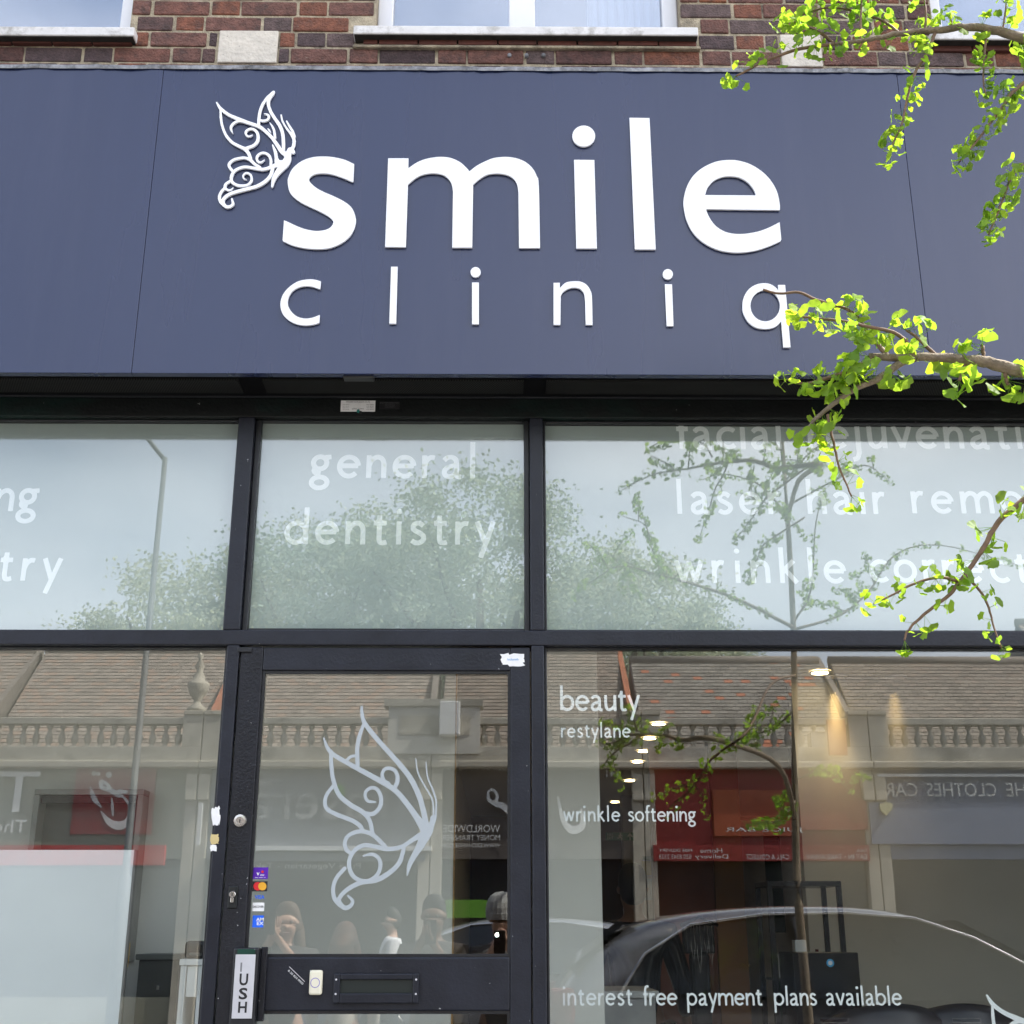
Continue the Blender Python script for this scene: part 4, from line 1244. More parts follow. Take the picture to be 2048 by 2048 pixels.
o = link('round_sticker', fill_mesh('round_sticker', [[(.016 * math.cos(k * .26), .016 * math.sin(k * .26)) for k in range(24)]], .0008), mat('cyan sticker', (0.05, 0.35, 0.65), .4), un); o.location = (p.x, 1.4485, p.z)
o = link('round_sticker', fill_mesh('round_sticker', [[(.009 * math.cos(k * .26), .009 * math.sin(k * .26)) for k in range(24)]], .0008), M_paper, un); o.location = (p.x, 1.4475, p.z)
def armchair(px, py, Y, w, lb):
    p = at(px, py, Y)
    e = empty('armchair', lb, 'armchair', (p.x, Y + .3, FL), 'black waiting chairs')
    M_l = mat('black leather', (0.012, 0.012, 0.018), 0.35, var=0.2)
    bm = bmesh.new()
    n = 20
    rings = []
    for i in range(n + 1):
        a_ = math.pi * i / n
        cx, cy = p.x + math.cos(a_) * w / 2, Y + .32 - math.sin(a_) * -.30 - .3 * 0
        top = p.z - .10 + .10 * math.sin(a_)
        ox, oy = p.x + math.cos(a_) * w / 2, Y + .25 - math.sin(a_) * .25
        ix, iy = p.x + math.cos(a_) * (w / 2 - .09), Y + .25 - math.sin(a_) * .16
        rings.append([bm.verts.new(v) for v in ((ox, oy, FL + .12), (ox, oy, top - .03), ((ox * 2 + ix) / 3, (oy * 2 + iy) / 3, top), ((ox + ix * 2) / 3, (oy + iy * 2) / 3, top), (ix, iy, top - .03), (ix, iy, FL + .12))])
    for i in range(n):
        for k in range(6):
            bm.faces.new((rings[i][k], rings[i][(k + 1) % 6], rings[i + 1][(k + 1) % 6], rings[i + 1][k]))
    bm.faces.new(rings[0]); bm.faces.new(rings[-1][::-1])
    link('backrest', bm_mesh('backrest', bm, True), M_l, e)
    bm = bmesh.new(); bm_box(bm, p.x - w / 2 + .1, p.x + w / 2 - .1, Y + .1, Y + .62, FL + .2, FL + .44, .05); link('seat', bm_mesh('seat', bm, True), M_l, e)
    for sx_ in (-1, 1):
        for yy in (Y + .08, Y + .6):
            tube('leg', [(p.x + sx_ * (w / 2 - .08), yy, FL + .0005), (p.x + sx_ * (w / 2 - .08), yy, FL + .2)], .015, M_steel, e)
armchair(1793, 2008, 0.75, .52, 'black leather tub chair near the window, left of the pair')
armchair(1938, 2008, 0.80, .50, 'black leather tub chair near the window, right of the pair')
# door with glass panel and green exit sign deep inside
dr = empty('inner_door', 'white inner door with narrow glass panels at the back', 'door', at(1545, 2040, 5.2))
a, b = at(1492, 2300, 5.2), at(1592, 1640, 5.2)
bm = bmesh.new()
g0, g1 = at(1528, 1700, 5.2), at(1562, 1700, 5.2)
bm_box(bm, a.x, g0.x, 5.2, 5.25, FL, b.z); bm_box(bm, g1.x, b.x, 5.2, 5.25, FL, b.z)
for y0p, y1p in ((1640, 1660), (1865, 1915), (2060, 2300)):
    bm_box(bm, g0.x, g1.x, 5.201, 5.249, at(1545, y1p, 5.2).z if y1p < 2200 else FL, at(1545, y0p, 5.2).z)
link('leaf', bm_mesh('leaf', bm), mat('grey door paint', (0.32, 0.32, 0.31), .5), dr)
for y0p, y1p in ((1660, 1865), (1915, 2060)):
    box('pane', g0.x, g1.x, 5.22, 5.23, at(1545, y1p, 5.2).z, at(1545, y0p, 5.2).z, mat('green glass', (0.02, 0.05, 0.03), .1), dr)
box('handle', a.x + .03, a.x + .09, 5.14, 5.19, at(1500, 1930, 5.2).z - .01, at(1500, 1930, 5.2).z + .01, M_steel, dr, .004)
st(box('inner_wall', b.x + .001, 3.5, 5.2, 5.3, FL, CE, M_intw))
es = empty('exit_sign', 'small green fire exit sign with running figure and arrow', 'exit sign', at(1240, 1672, 6.5))
M_eg = mat('exit green', (0.01, 0.10, 0.05), .4)
a, b = at(1212, 1681, 6.5), at(1267, 1665, 6.5)
box('plate', a.x, b.x, 6.5, 6.512, a.z, b.z, M_eg, es)
M_ew = mat('exit white', (0.4, 0.42, 0.40), .5)
me = font_mesh('FIRE', .05, .022); link('lettering', me, M_ew, es).location = (a.x + .01, 6.498, b.z - .03)
me = font_mesh('EXIT', .05, .022); link('lettering', me, M_ew, es).location = (a.x + .01, 6.498, a.z + .008)
cx, cz = (a.x + b.x) / 2 + .005, (a.z + b.z) / 2
link('running_figure', fill_mesh('running_figure', sdf_polys([(np.array([(cx, cz + .028, .014), (cx + .001, cz + .028, .014)]), 0, 0), (np.array([(cx, cz + .016, .011), (cx - .004, cz - .004, .011), (cx + .012, cz - .014, .008), (cx + .010, cz - .03, .008)]), 0, 0), (np.array([(cx - .004, cz - .004, .009), (cx - .016, cz - .014, .008), (cx - .024, cz - .012, .008)]), 0, 0), (np.array([(cx, cz + .014, .007), (cx + .016, cz + .004, .007)]), 0, 0), (np.array([(cx, cz + .014, .007), (cx - .014, cz + .004, .007)]), 0, 0)], .002), .001), M_ew, es).location = (0, 6.4985, 0)
ax = b.x - .03
link('arrow', fill_mesh('arrow', [[(ax - .004, cz - .03), (ax + .004, cz - .03), (ax + .004, cz + .008), (ax + .02, cz - .008), (ax + .02, cz + .006), (ax, cz + .03), (ax - .02, cz + .006), (ax - .02, cz - .008), (ax - .004, cz + .008)]], .001), M_ew, es).location = (0, 6.4985, 0)
nb = empty('notice_post', 'pale pillar with pinned notices behind the counter', 'pillar', at(1282, 2040, 8.7))
a, b = at(1264, 2300, 8.6), at(1307, 1500, 8.6)
box('pillar', a.x, b.x, 8.6, 8.85, FL, CE, mat('pillar paint', (0.42, 0.40, 0.40), .6), nb)
wa, wb_ = at(1284, 1750, 8.59), at(1304, 1722, 8.59)
box('yellow_notice', wa.x, wb_.x, 8.592, 8.5985, wa.z, wb_.z, mat('yellow paper', (0.5, 0.42, 0.15), .7), nb)
wa, wb_ = at(1286, 1720, 8.59), at(1304, 1712, 8.59)
box('green_notice', wa.x, wb_.x, 8.592, 8.5985, wa.z, wb_.z, M_eg, nb)
wa, wb_ = at(1284, 1800, 8.59), at(1306, 1757, 8.59)
box('blue_notice', wa.x, wb_.x, 8.592, 8.5985, wa.z, wb_.z, mat('blue white paper', (0.35, 0.45, 0.55), .5), nb)
# brown panels and orange wall behind
st(box('panel_wall', at(1308, 1800, 5.0).x, at(1430, 1800, 5.0).x, 5.0, 5.1, FL, CE, mat('red brown panel', (0.10, 0.035, 0.02), .5, var=.2, scale=3)))
st(box('panel_wall', at(1431, 1800, 5.02).x, at(1490, 1800, 5.02).x, 5.02, 5.1, FL, CE, mat('ochre panel', (0.22, 0.12, 0.045), .6, var=.1, scale=3)))

# tall dark stand hung with thin silver chains
cs_ = empty('chain_stand', 'tall black stand hung with thin silver chains in the dark interior', 'display stand', at(1405, 2040, 2.3))
p0, p1 = at(1388, 2300, 2.3), at(1428, 1838, 2.3)
bm = bmesh.new()
w_ = p1.x - p0.x
for z0_, z1_, a_, b_ in ((FL + .0005, FL + .04, -.02, .02), (FL + .0405, p1.z - .16, .03, -.03), (p1.z - .1595, p1.z - .02, .0, .0)):
    bm_box(bm, p0.x + a_, p1.x + b_, 2.3, 2.42, z0_, z1_, .01)
link('body', bm_mesh('body', bm), M_blackp, cs_)
tube('hanger', [(p0.x - .02, 2.31, p1.z - .03), (p0.x + w_ / 2, 2.31, p1.z + .01), (p1.x + .02, 2.31, p1.z - .03)], .008, M_blackp, cs_, 8)
for k, (u, l_) in enumerate(((.25, .16), (.45, .22), (.7, .13), (.85, .18))):
    x_ = p0.x + w_ * u
    tube('chain', [(x_ - .006, 2.292, p1.z - .03), (x_ - .010, 2.290, p1.z - .03 - l_ * .6), (x_, 2.289, p1.z - .03 - l_), (x_ + .010, 2.290, p1.z - .03 - l_ * .6), (x_ + .006, 2.292, p1.z - .03)], .0012, M_steel, cs_, 5)

# ------------------------------------------------------------------ the other side of the street (seen in the glass)
YO = OPP_Y
M_render = mat('stucco', (0.46, 0.43, 0.36), 0.8, var=0.18, scale=3, dirt=(0.20, 0.19, 0.16), dirt_scale=1.6, bump=0.2)
M_cream_st = mat('cream stone', (0.46, 0.42, 0.34), 0.8, var=0.15, scale=4)
M_opbrick = mat('orange brick', (0.42, 0.15, 0.075), 0.85, var=0.25, scale=12)
M_ridge = mat('grey ridge tile', (0.22, 0.19, 0.16), .85, var=.2)
M_shutter = mat('shop dark', (0.03, 0.03, 0.035), 0.4)
M_shopglass = mat('far shop glass', (0.02, 0.022, 0.025), 0.08, spec=0.6)
def tile_mat(name, base, second, amount):
    m = bpy.data.materials.new(name)
    m.use_nodes = True
    nt = m.node_tree; L = nt.links.new
    b = nt.nodes['Principled BSDF']; b.inputs['Roughness'].default_value = 0.85
    at_ = N(nt, 'ShaderNodeAttribute'); at_.attribute_name = 'tile'
    rp = N(nt, 'ShaderNodeValToRGB'); rp.color_ramp.interpolation = 'CONSTANT'
    e = rp.color_ramp.elements
    e[0].color = tuple(base) + (1,)
    e[1].position = 1 - amount; e[1].color = tuple(second) + (1,)
    q = e.new(0.33); q.color = tuple(c * 0.82 for c in base) + (1,)
    q = e.new(0.62); q.color = tuple(c * 1.16 for c in base) + (1,)
    L(at_.outputs['Fac'], rp.inputs['Fac'])
    L(rp.outputs[0], b.inputs['Base Color'])
    return m
M_roofA = tile_mat('weathered pantiles', (0.31, 0.26, 0.215), (0.35, 0.255, 0.195), 0.25)
M_roofC = tile_mat('brown plain tiles', (0.255, 0.215, 0.175), (0.28, 0.225, 0.18), 0.2)
M_roofD = tile_mat('old grey tiles', (0.23, 0.21, 0.18), (0.42, 0.16, 0.09), 0.07)
bal_bm = bmesh.new()
bm_lathe(bal_bm, [(.055, 0), (.055, .03), (.035, .045), (.05, .08), (.068, .14), (.06, .20), (.032, .27), (.028, .31), (.04, .33), (.055, .35), (.055, .40)], 10)
bal_me = bm_mesh('baluster', bal_bm, True); bal_me.materials.append(M_render)
ZLD, ZPL, ZRL, ZTP = 4.26, 4.42, 4.98, 5.10
ZSB, ZST = 2.92, 4.2

def roof_mesh(x0, x1, y0, z0, run, slope=1.0, course=0.115, tw=0.17, thick=0.028, seed=1):
    r_ = random.Random(seed)
    n = int(run * math.hypot(1, slope) / course)
    vs, fs, tv = [], [], []
    ca = math.atan(slope)
    dy, dz = -math.cos(ca), math.sin(ca)
    ny, nz = math.sin(ca), math.cos(ca)
    for i in range(n):
        s0, s1 = i * course, (i + 1) * course + 0.02
        x = x0 - (tw / 2 if i % 2 else 0)
        while x < x1:
            a, b = max(x0, x + .004), min(x1, x + tw - .004)
            x += tw
            if b - a < .02: continue
            k = len(vs)
            th = thick + r_.uniform(0, .007)
            for u in (a, b):
                vs += [(u, y0 + dy * s0 + ny * th, z0 + dz * s0 + nz * th), (u, y0 + dy * s0, z0 + dz * s0), (u, y0 + dy * s1 + ny * .006, z0 + dz * s1 + nz * .006)]
            fs += [(k, k + 3, k + 5, k + 2), (k + 1, k + 4, k + 3, k), (k, k + 2, k + 1), (k + 3, k + 4, k + 5)]
            v = r_.random()
            tv += [v] * 4
    me = new_mesh('roof_tiles', vs, fs)
    att = me.attributes.new('tile', 'FLOAT', 'FACE')
    att.data.foreach_set('value', tv)
    return me, (y0 + dy * n * course, z0 + dz * n * course)

def sign_text(t, pxa, pxb, pyb, pyt, Y, m_, parent):
    """real lettering on the far shop, facing us; pixels are where its reflection shows (mirrored)"""
    r0, r1 = refl(max(pxa, pxb), pyb, Y), refl(min(pxa, pxb), pyt, Y)
    me = font_mesh(t, r0.x - r1.x, r1.z - r0.z)
    me.transform(Matrix.Rotation(math.pi, 4, 'Z'))
    o = link('lettering', me, m_, parent)
    o.location = (r0.x, Y + 0.012, r0.z)
    return o
def sign_board(px0, px1, py0, py1, Y, m_, parent, depth=0.08, name='sign_board'):
    a, b = refl(px0, py1, Y), refl(px1, py0, Y)
    return box(name, a.x, b.x, Y - depth, Y, a.z, b.z, m_, parent)

def far_shop(label, x0, x1, roofmat, run, front, wall_top=None, tw=0.17, seed=1, urn=False, party=False):
    e = empty('shop_building', label, 'building', ((x0 + x1) / 2, YO, 0), 'row of shops across the road')
    bm = bmesh.new()
    bm_box(bm, x0 + .004, x1 - .004, YO - 9, YO - .35, 0, 4.3)
    link('wall', bm_mesh('wall', bm), M_render, e)
    box('shop_window', x0 + .22, x1 - .22, YO - .34, YO - .15, .45, ZSB - .25, M_shopglass, e)
    box('stall_riser', x0 + .22, x1 - .22, YO - .34, YO - .1, 0, .449, front, e)
    box('fascia', x0 + .2, x1 - .2, YO - .34, YO - .06, ZSB - .249, ZST, front, e)
    for s in (x0 + .004, x1 - .2):
        box('pilaster', s, s + .196, YO - .34, YO, 0, ZST, M_cream_st, e, .01)
        bm = bmesh.new(); bm_box(bm, s - .0, s + .196, YO - .2, YO + .09, ZST - .55, ZST - .1, .02); link('corbel', bm_mesh('corbel', bm), M_cream_st, e)
    box('cornice', x0 + .002, x1 - .002, YO - .4, YO + .16, ZST + .001, ZLD + .06, M_cream_st, e, .02)
    box('parapet_base', x0 + .003, x1 - .003, YO - .3, YO + .03, ZLD + .061, ZPL + .16, M_render, e, .01)
    n = max(3, int((x1 - x0 - .7) / .225))
    par = box('parapet_rail', x0 + .35, x1 - .35, YO - .26, YO - .02, ZRL, ZTP, M_render, e, .015)
    for k in range(n):
        o = bpy.data.objects.new('baluster', bal_me); COL.objects.link(o)
        o.parent = par; o.matrix_parent_inverse = Matrix.Translation(-par.location)
        o.location = (x0 + .45 + (x1 - x0 - .9) * k / (n - 1), YO - .14, ZPL + .1605)
    for s in (x0 + .003, x1 - .345):
        box('parapet_pier', s, s + .342, YO - .3, YO + .02, ZPL + .161, ZTP + .04, M_render, e, .01)
        box('pier_cap', s - .0, s + .342, YO - .34, YO + .05, ZTP + .041, ZTP + .12, M_cream_st, e, .012)
    if urn:
        bm = bmesh.new()
        bm_lathe(bm, [(.17, 0), (.17, .06), (.07, .14), (.06, .2), (.16, .34), (.2, .48), (.19, .52), (.12, .56), (.10, .66), (.05, .74), (.09, .82), (.03, .95), (.06, 1.02), (.01, 1.08)], 14, (x1 - .17, YO - .14, ZTP + .1205))
        link('urn_finial', bm_mesh('urn_finial', bm, True), M_cream_st, e)
    me, top = roof_mesh(x0 + .12, x1 - .12, YO - .42, 4.42, run, 1.0, .115, tw, .016, seed)
    o = link('roof_tiles', me, roofmat, e); o['kind'] = 'stuff'
    # the roof deck and the ridge
    bm = bmesh.new()
    v = [bm.verts.new(p) for p in ((x0 + .1, YO - .44, 4.37), (x1 - .1, YO - .44, 4.37), (x1 - .1, top[0], top[1] - .04), (x0 + .1, top[0], top[1] - .04), (x1 - .1, top[0] * 2 - YO + .44, 4.37), (x0 + .1, top[0] * 2 - YO + .44, 4.37))]
    bm.faces.new((v[0], v[1], v[2], v[3])); bm.faces.new((v[3], v[2], v[4], v[5])); bm.faces.new((v[0], v[3], v[5])); bm.faces.new((v[1], v[4], v[2]))
    link('roof_deck', bm_mesh('roof_deck', bm), M_lead, e)
    tube('ridge', [(x0 + .1, top[0], top[1]), (x1 - .1, top[0], top[1])], .1, M_ridge, e, 10)
    # party wall that follows the slope
    bm = bmesh.new()
    w0, w1 = x1 - .11, x1 - .004
    ps = [(YO - .35, 4.31), (YO - .35, 4.9), (top[0] - .2, top[1] + .12), (top[0] - .2, 4.31)]
    fr_ = [bm.verts.new((w0, y, z)) for y, z in ps]; bk = [bm.verts.new((w1, y, z)) for y, z in ps]
    bm.faces.new(fr_); bm.faces.new(bk[::-1])
    for k in range(4): bm.faces.new((fr_[k], fr_[(k + 1) % 4], bk[(k + 1) % 4], bk[k]))
    link('party_wall', bm_mesh('party_wall', bm), M_opbrick if party else M_ridge, e)
    return e
def rx(px): return refl(px, 1560, YO).x
M_red_s = mat('red sign', (0.26, 0.025, 0.024), 0.45, var=.06, scale=2)
M_or_s = mat('orange red sign', (0.34, 0.07, 0.03), 0.45, var=.06, scale=2)
M_gr_s = mat('grey sign', (0.20, 0.21, 0.24), 0.5, var=.05, scale=2)
M_bl_s = mat('blue grey sign', (0.20, 0.23, 0.32), 0.5, var=.06, scale=2)
M_ol_s = mat('olive sign', (0.24, 0.23, 0.17), 0.6, var=.08, scale=2)
M_dk_s = mat('dark brown sign', (0.10, 0.085, 0.075), 0.5, var=.08, scale=2)
M_stucco_w = mat('pale stucco', (0.58, 0.56, 0.50), .8, var=.12, scale=4)
M_ftx = mat('faded sign lettering', (0.30, 0.30, 0.30), .6)
M_wtx = mat('white sign lettering', (0.72, 0.72, 0.70), 0.5, var=.03)
M_ctx = mat('cream sign lettering', (0.75, 0.74, 0.70), 0.5, var=.03)
S1 = far_shop('far shop with red sign and calligraphy reflected in the left window', rx(-75), rx(397), M_roofA, 2.6, M_ol_s, seed=3, tw=.14, urn=True, party=True)
S2 = far_shop('far vegetarian takeaway with grey sign reflected in the door glass', rx(398), rx(862), M_roofA, 2.6, M_gr_s, seed=5)
S3 = far_shop('far money transfer shop numbered 141 reflected beside the door', rx(863), rx(1285), M_roofC, 2.6, M_dk_s, seed=7, party=True)
S4 = far_shop('far juice bar with red signs and patched grey roof in the reflection', rx(1286), rx(1745), M_roofD, 2.35, M_red_s, seed=9)
S5 = far_shop('far clothes care shop with blue grey sign reflected at the right', rx(1746), rx(2240), M_roofC, 2.35, M_bl_s, seed=11)
S6 = far_shop('far plain shop at the left end of the row', rx(-560), rx(-76), M_roofA, 2.6, M_gr_s, seed=13)
S7 = far_shop('far plain shop at the right end of the row', rx(2241), rx(2720), M_roofA, 3.4, M_ol_s, seed=15)
YS = YO + 0.0
# S1
sign_board(139, 313, 1534, 1668, YS, M_red_s, S1)
CAL = [[(430, 1450, 40), (300, 1400, 60), (120, 1250, 20)], ]
def stroke_sign(strokes, parent, m_, Y, cell):
    stt = []
    for s in strokes:
        P = []
        for x, y, w in smooth_line(s, 5):
            p, q = refl(x, y, Y), refl(x + w, y, Y)
            P.append((p.x, p.z, q.x - p.x))
        stt.append((np.array(P), 0, 0))
    me = fill_mesh('calligraphy', sdf_polys(stt, cell), .006)
    o = link('calligraphy', me, m_, parent); o.location = (0, Y + .006, 0)
    return o
q = lambda x, y, w: (x * .2381, 1280 + y * .2381, w * .2381)
stroke_sign([[q(760, 1235, 10), q(790, 1330, 40), q(850, 1405, 12)], [q(850, 1440, 10), q(920, 1530, 50), q(1010, 1560, 70), q(1080, 1510, 50), q(1090, 1400, 26), q(1040, 1320, 20), q(990, 1300, 40), q(930, 1260, 40), q(860, 1240, 34), q(850, 1190, 30), q(900, 1210, 26), q(930, 1260, 30)],
             [q(940, 1330, 10), q(945, 1400, 26), q(950, 1480, 8)], [q(1000, 1270, 30), q(1060, 1275, 30)], [q(790, 1120, 40), q(792, 1120, 40)], [q(825, 1125, 34), q(826, 1125, 34)], [q(915, 1130, 50), q(917, 1132, 50)]], S1, M_wtx, YS, .012)
sign_text('T', 0, 72, 1624, 1543, YS + .03, M_wtx, S1)
sign_text('The', -10, 52, 1665, 1640, YS + .03, M_wtx, S1)
sign_board(-60, 330, 1690, 1730, YS + .55, mat('red awning', (0.5, 0.02, 0.02), .6), S1, .1, 'awning')
sign_board(391, 405, 1605, 1690, YS + .3, M_wtx, S1, .06, 'projecting_sign')
# S2
sign_text('Tasera', 500, 800, 1640, 1560, YS + .03, M_ftx, S2)
sign_text('0203 371 7575', 470, 540, 1572, 1563, YS + .03, M_ctx, S2)
o = link('leaf_logo', fill_mesh('leaf_logo', [[(lambda v: (v.x, v.z))(refl(x, y, YS)) for x, y in ell(680, 1585, 11, 16, 20)]], .004), mat('leaf green print', (0.12, 0.35, 0.06), .5), S2); o.location = (0, YS + .01, 0)
sign_board(420, 862, 1692, 1701, YS + .25, M_wtx, S2, .3, 'awning_box')
sign_board(420, 850, 1706, 1722, YS + .1, M_gr_s, S2, .1, 'valance')
sign_text('Pure Vegetarian - Take Away', 440, 722, 1741, 1726, YS + .02, M_ctx, S2)
sign_board(768, 966, 1398, 1412, YS + .1, M_render, S2, .5, 'parapet_coping')
sign_board(775, 960, 1413, 1508, YS + .06, M_stucco_w, S2, .42, 'parapet_panel')
sign_board(800, 940, 1432, 1470, YS + .075, M_render, S2, .014, 'name_tablet')
# S3
sign_text('020 33 71 75 75', 895, 1012, 1542, 1526, YS + .02, M_wtx, S3)
sign_text('WORLDWIDE', 886, 1000, 1665, 1650, YS + .02, M_ctx, S3)
sign_text('MONEY TRANSFER', 884, 1000, 1681, 1670, YS + .02, M_ctx, S3)
sign_text('WWW.EXCHANGE.COM', 884, 1000, 1695, 1687, YS + .02, M_ctx, S3)
sign_text('141', 1212, 1237, 1554, 1539, YS + .02, M_wtx, S3)
stroke_sign([[(975, 1585, 3), (985, 1580, 5), (995, 1592, 6), (992, 1606, 7), (1005, 1612, 12), (1020, 1626, 10), (1040, 1650, 6)], [(976, 1586, 4), (978, 1600, 7), (994, 1610, 10)], [(1116, 1595, 4), (1126, 1640, 9), (1145, 1660, 16), (1165, 1650, 12), (1162, 1618, 3)]], S3, M_wtx, YS + .02, .012)
sign_board(891, 974, 1800, 1836, YS + .1, mat('green poster', (0.12, 0.30, 0.03), .5), S3, .05, 'poster')
box('camera_box', refl(880, 1480, YO).x, refl(920, 1480, YO).x, YO + .05, YO + .3, refl(890, 1475, YO).z, refl(890, 1408, YO).z, M_wtx, S3, .02)
# S4
sign_board(1430, 1580, 1580, 1672, YS + .02, M_or_s, S4)
sign_board(1602, 1732, 1598, 1660, YS + .02, M_red_s, S4)
sign_text('JUICE BAR', 1450, 1608, 1666, 1655, YS + .03, M_wtx, S4)
sign_board(1308, 1738, 1690, 1722, YS + .06, M_red_s, S4)
sign_text('FREE DELIVERY', 1318, 1384, 1704, 1698, YS + .08, M_wtx, S4)
sign_text('020 8343 2333', 1318, 1383, 1718, 1709, YS + .08, M_wtx, S4)
sign_text('Home', 1400, 1445, 1706, 1697, YS + .08, M_wtx, S4)
sign_text('Delivery', 1390, 1457, 1720, 1709, YS + .08, M_wtx, S4)
sign_text('CALL & COLLECT', 1492, 1578, 1719, 1709, YS + .08, M_wtx, S4)
sign_text('EAT IN • TAKE AWAY', 1612, 1734, 1719, 1709, YS + .08, M_wtx, S4)
sign_text('Foods', 1712, 1734, 1704, 1698, YS + .08, M_wtx, S4)
sign_board(1625, 1655, 1465, 1507, YS - .05, M_gr_s, S4, .3, 'roof_box')
sign_board(1660, 1690, 1440, 1510, YS + .2, M_red_s, S4, .1, 'projecting_sign')
# S5
sign_board(1756, 2230, 1548, 1553, YS + .1, M_wtx, S5, .05, 'light_trough')
for w_, a, b in (('CARE', 1753, 1836), ('CLOTHES', 1852, 1994), ('THE', 2010, 2075)):
    sign_text(w_, a, b, 1593, 1566, YS + .02, M_ctx, S5)
sign_board(1745, 2230, 1605, 1688, YS + .04, M_bl_s, S5, .05, 'shutter_box')
P = [(lambda v: (v.x, v.z))(refl(1560 + x * .2526, 1290 + y * .2526, YS)) for x, y in ((775, 1265), (825, 1248), (880, 1262), (872, 1310), (830, 1355), (785, 1315))]
o = link('alarm_box', fill_mesh('alarm_box', [P], .05), mat('pale yellow plastic', (0.55, 0.52, 0.30), .5), S5); o.location = (0, YS + .06, 0)

# lamp post across the road
lp = empty('lamp_post', 'slim grey street lamp post reflected in the upper left pane', 'street lamp', refl(275, 1520, -14.2))
pt, pb = refl(330, 915, -14.2), refl(275, 1520, -14.2)
M_lp = mat('lamp grey', (0.11, 0.115, 0.115), .6)
tube('pole', [(pt.x, -14.2, 0), (pt.x, -14.2, 2.2), (pt.x, -14.2, 2.25), (pt.x, -14.2, pt.z)], [.09, .09, .055, .04], M_lp, lp, 12)
p2 = refl(288, 868, -14.2)
tube('arm', [(pt.x, -14.2, pt.z - .05), (p2.x, -14.2, p2.z)], .035, M_lp, lp, 8)
bm = bmesh.new(); bm_box(bm, p2.x - .7, p2.x + .05, -14.33, -14.07, p2.z - .03, p2.z + .1, .04); link('lantern', bm_mesh('lantern', bm), M_lp, lp)

# trees behind the shops: many small leaf faces in clumps
def leaf_mat(name, col, tr):
    m = bpy.data.materials.new(name); m.use_nodes = True
    nt = m.node_tree; L = nt.links.new; nt.nodes.clear()
    o = N(nt, 'ShaderNodeOutputMaterial'); d = N(nt, 'ShaderNodeBsdfDiffuse'); t = N(nt, 'ShaderNodeBsdfTranslucent'); mx = N(nt, 'ShaderNodeMixShader')
    gl = N(nt, 'ShaderNodeBsdfGlossy'); gl.inputs['Roughness'].default_value = .55; m2 = N(nt, 'ShaderNodeMixShader'); m2.inputs[0].default_value = .03
    g = N(nt, 'ShaderNodeNewGeometry'); ns = N(nt, 'ShaderNodeTexNoise', Scale=9.0, Detail=2.0); L(g.outputs['Position'], ns.inputs['Vector'])
    oi = N(nt, 'ShaderNodeObjectInfo')
    ad = N(nt, 'ShaderNodeMath'); ad.operation = 'ADD'; L(ns.outputs['Fac'], ad.inputs[0])
    ml = N(nt, 'ShaderNodeMath'); ml.operation = 'MULTIPLY_ADD'; ml.inputs[1].default_value = .35; ml.inputs[2].default_value = -.17; L(oi.outputs['Random'], ml.inputs[0]); L(ml.outputs[0], ad.inputs[1])
    for s, c in ((d, col), (t, tr)):
        r_ = N(nt, 'ShaderNodeValToRGB'); e = r_.color_ramp.elements
        e[0].position, e[1].position = .3, .75
        e[0].color = (c[0] * .7, c[1] * .8, c[2] * .9, 1); e[1].color = (c[0] * 1.25, c[1] * 1.12, c[2], 1)
        L(ad.outputs[0], r_.inputs['Fac']); L(r_.outputs[0], s.inputs['Color'])
    mx.inputs[0].default_value = .6
    L(d.outputs[0], mx.inputs[1]); L(t.outputs[0], mx.inputs[2]); L(mx.outputs[0], m2.inputs[1]); L(gl.outputs[0], m2.inputs[2]); L(m2.outputs[0], o.inputs['Surface'])
    return m
M_fleaf = leaf_mat('plane tree leaf', (0.42, 0.47, 0.35), (0.54, 0.60, 0.42))
M_bark = mat('bark', (0.11, 0.095, 0.075), .9, var=.3, scale=12, bump=.6, bscale=40)
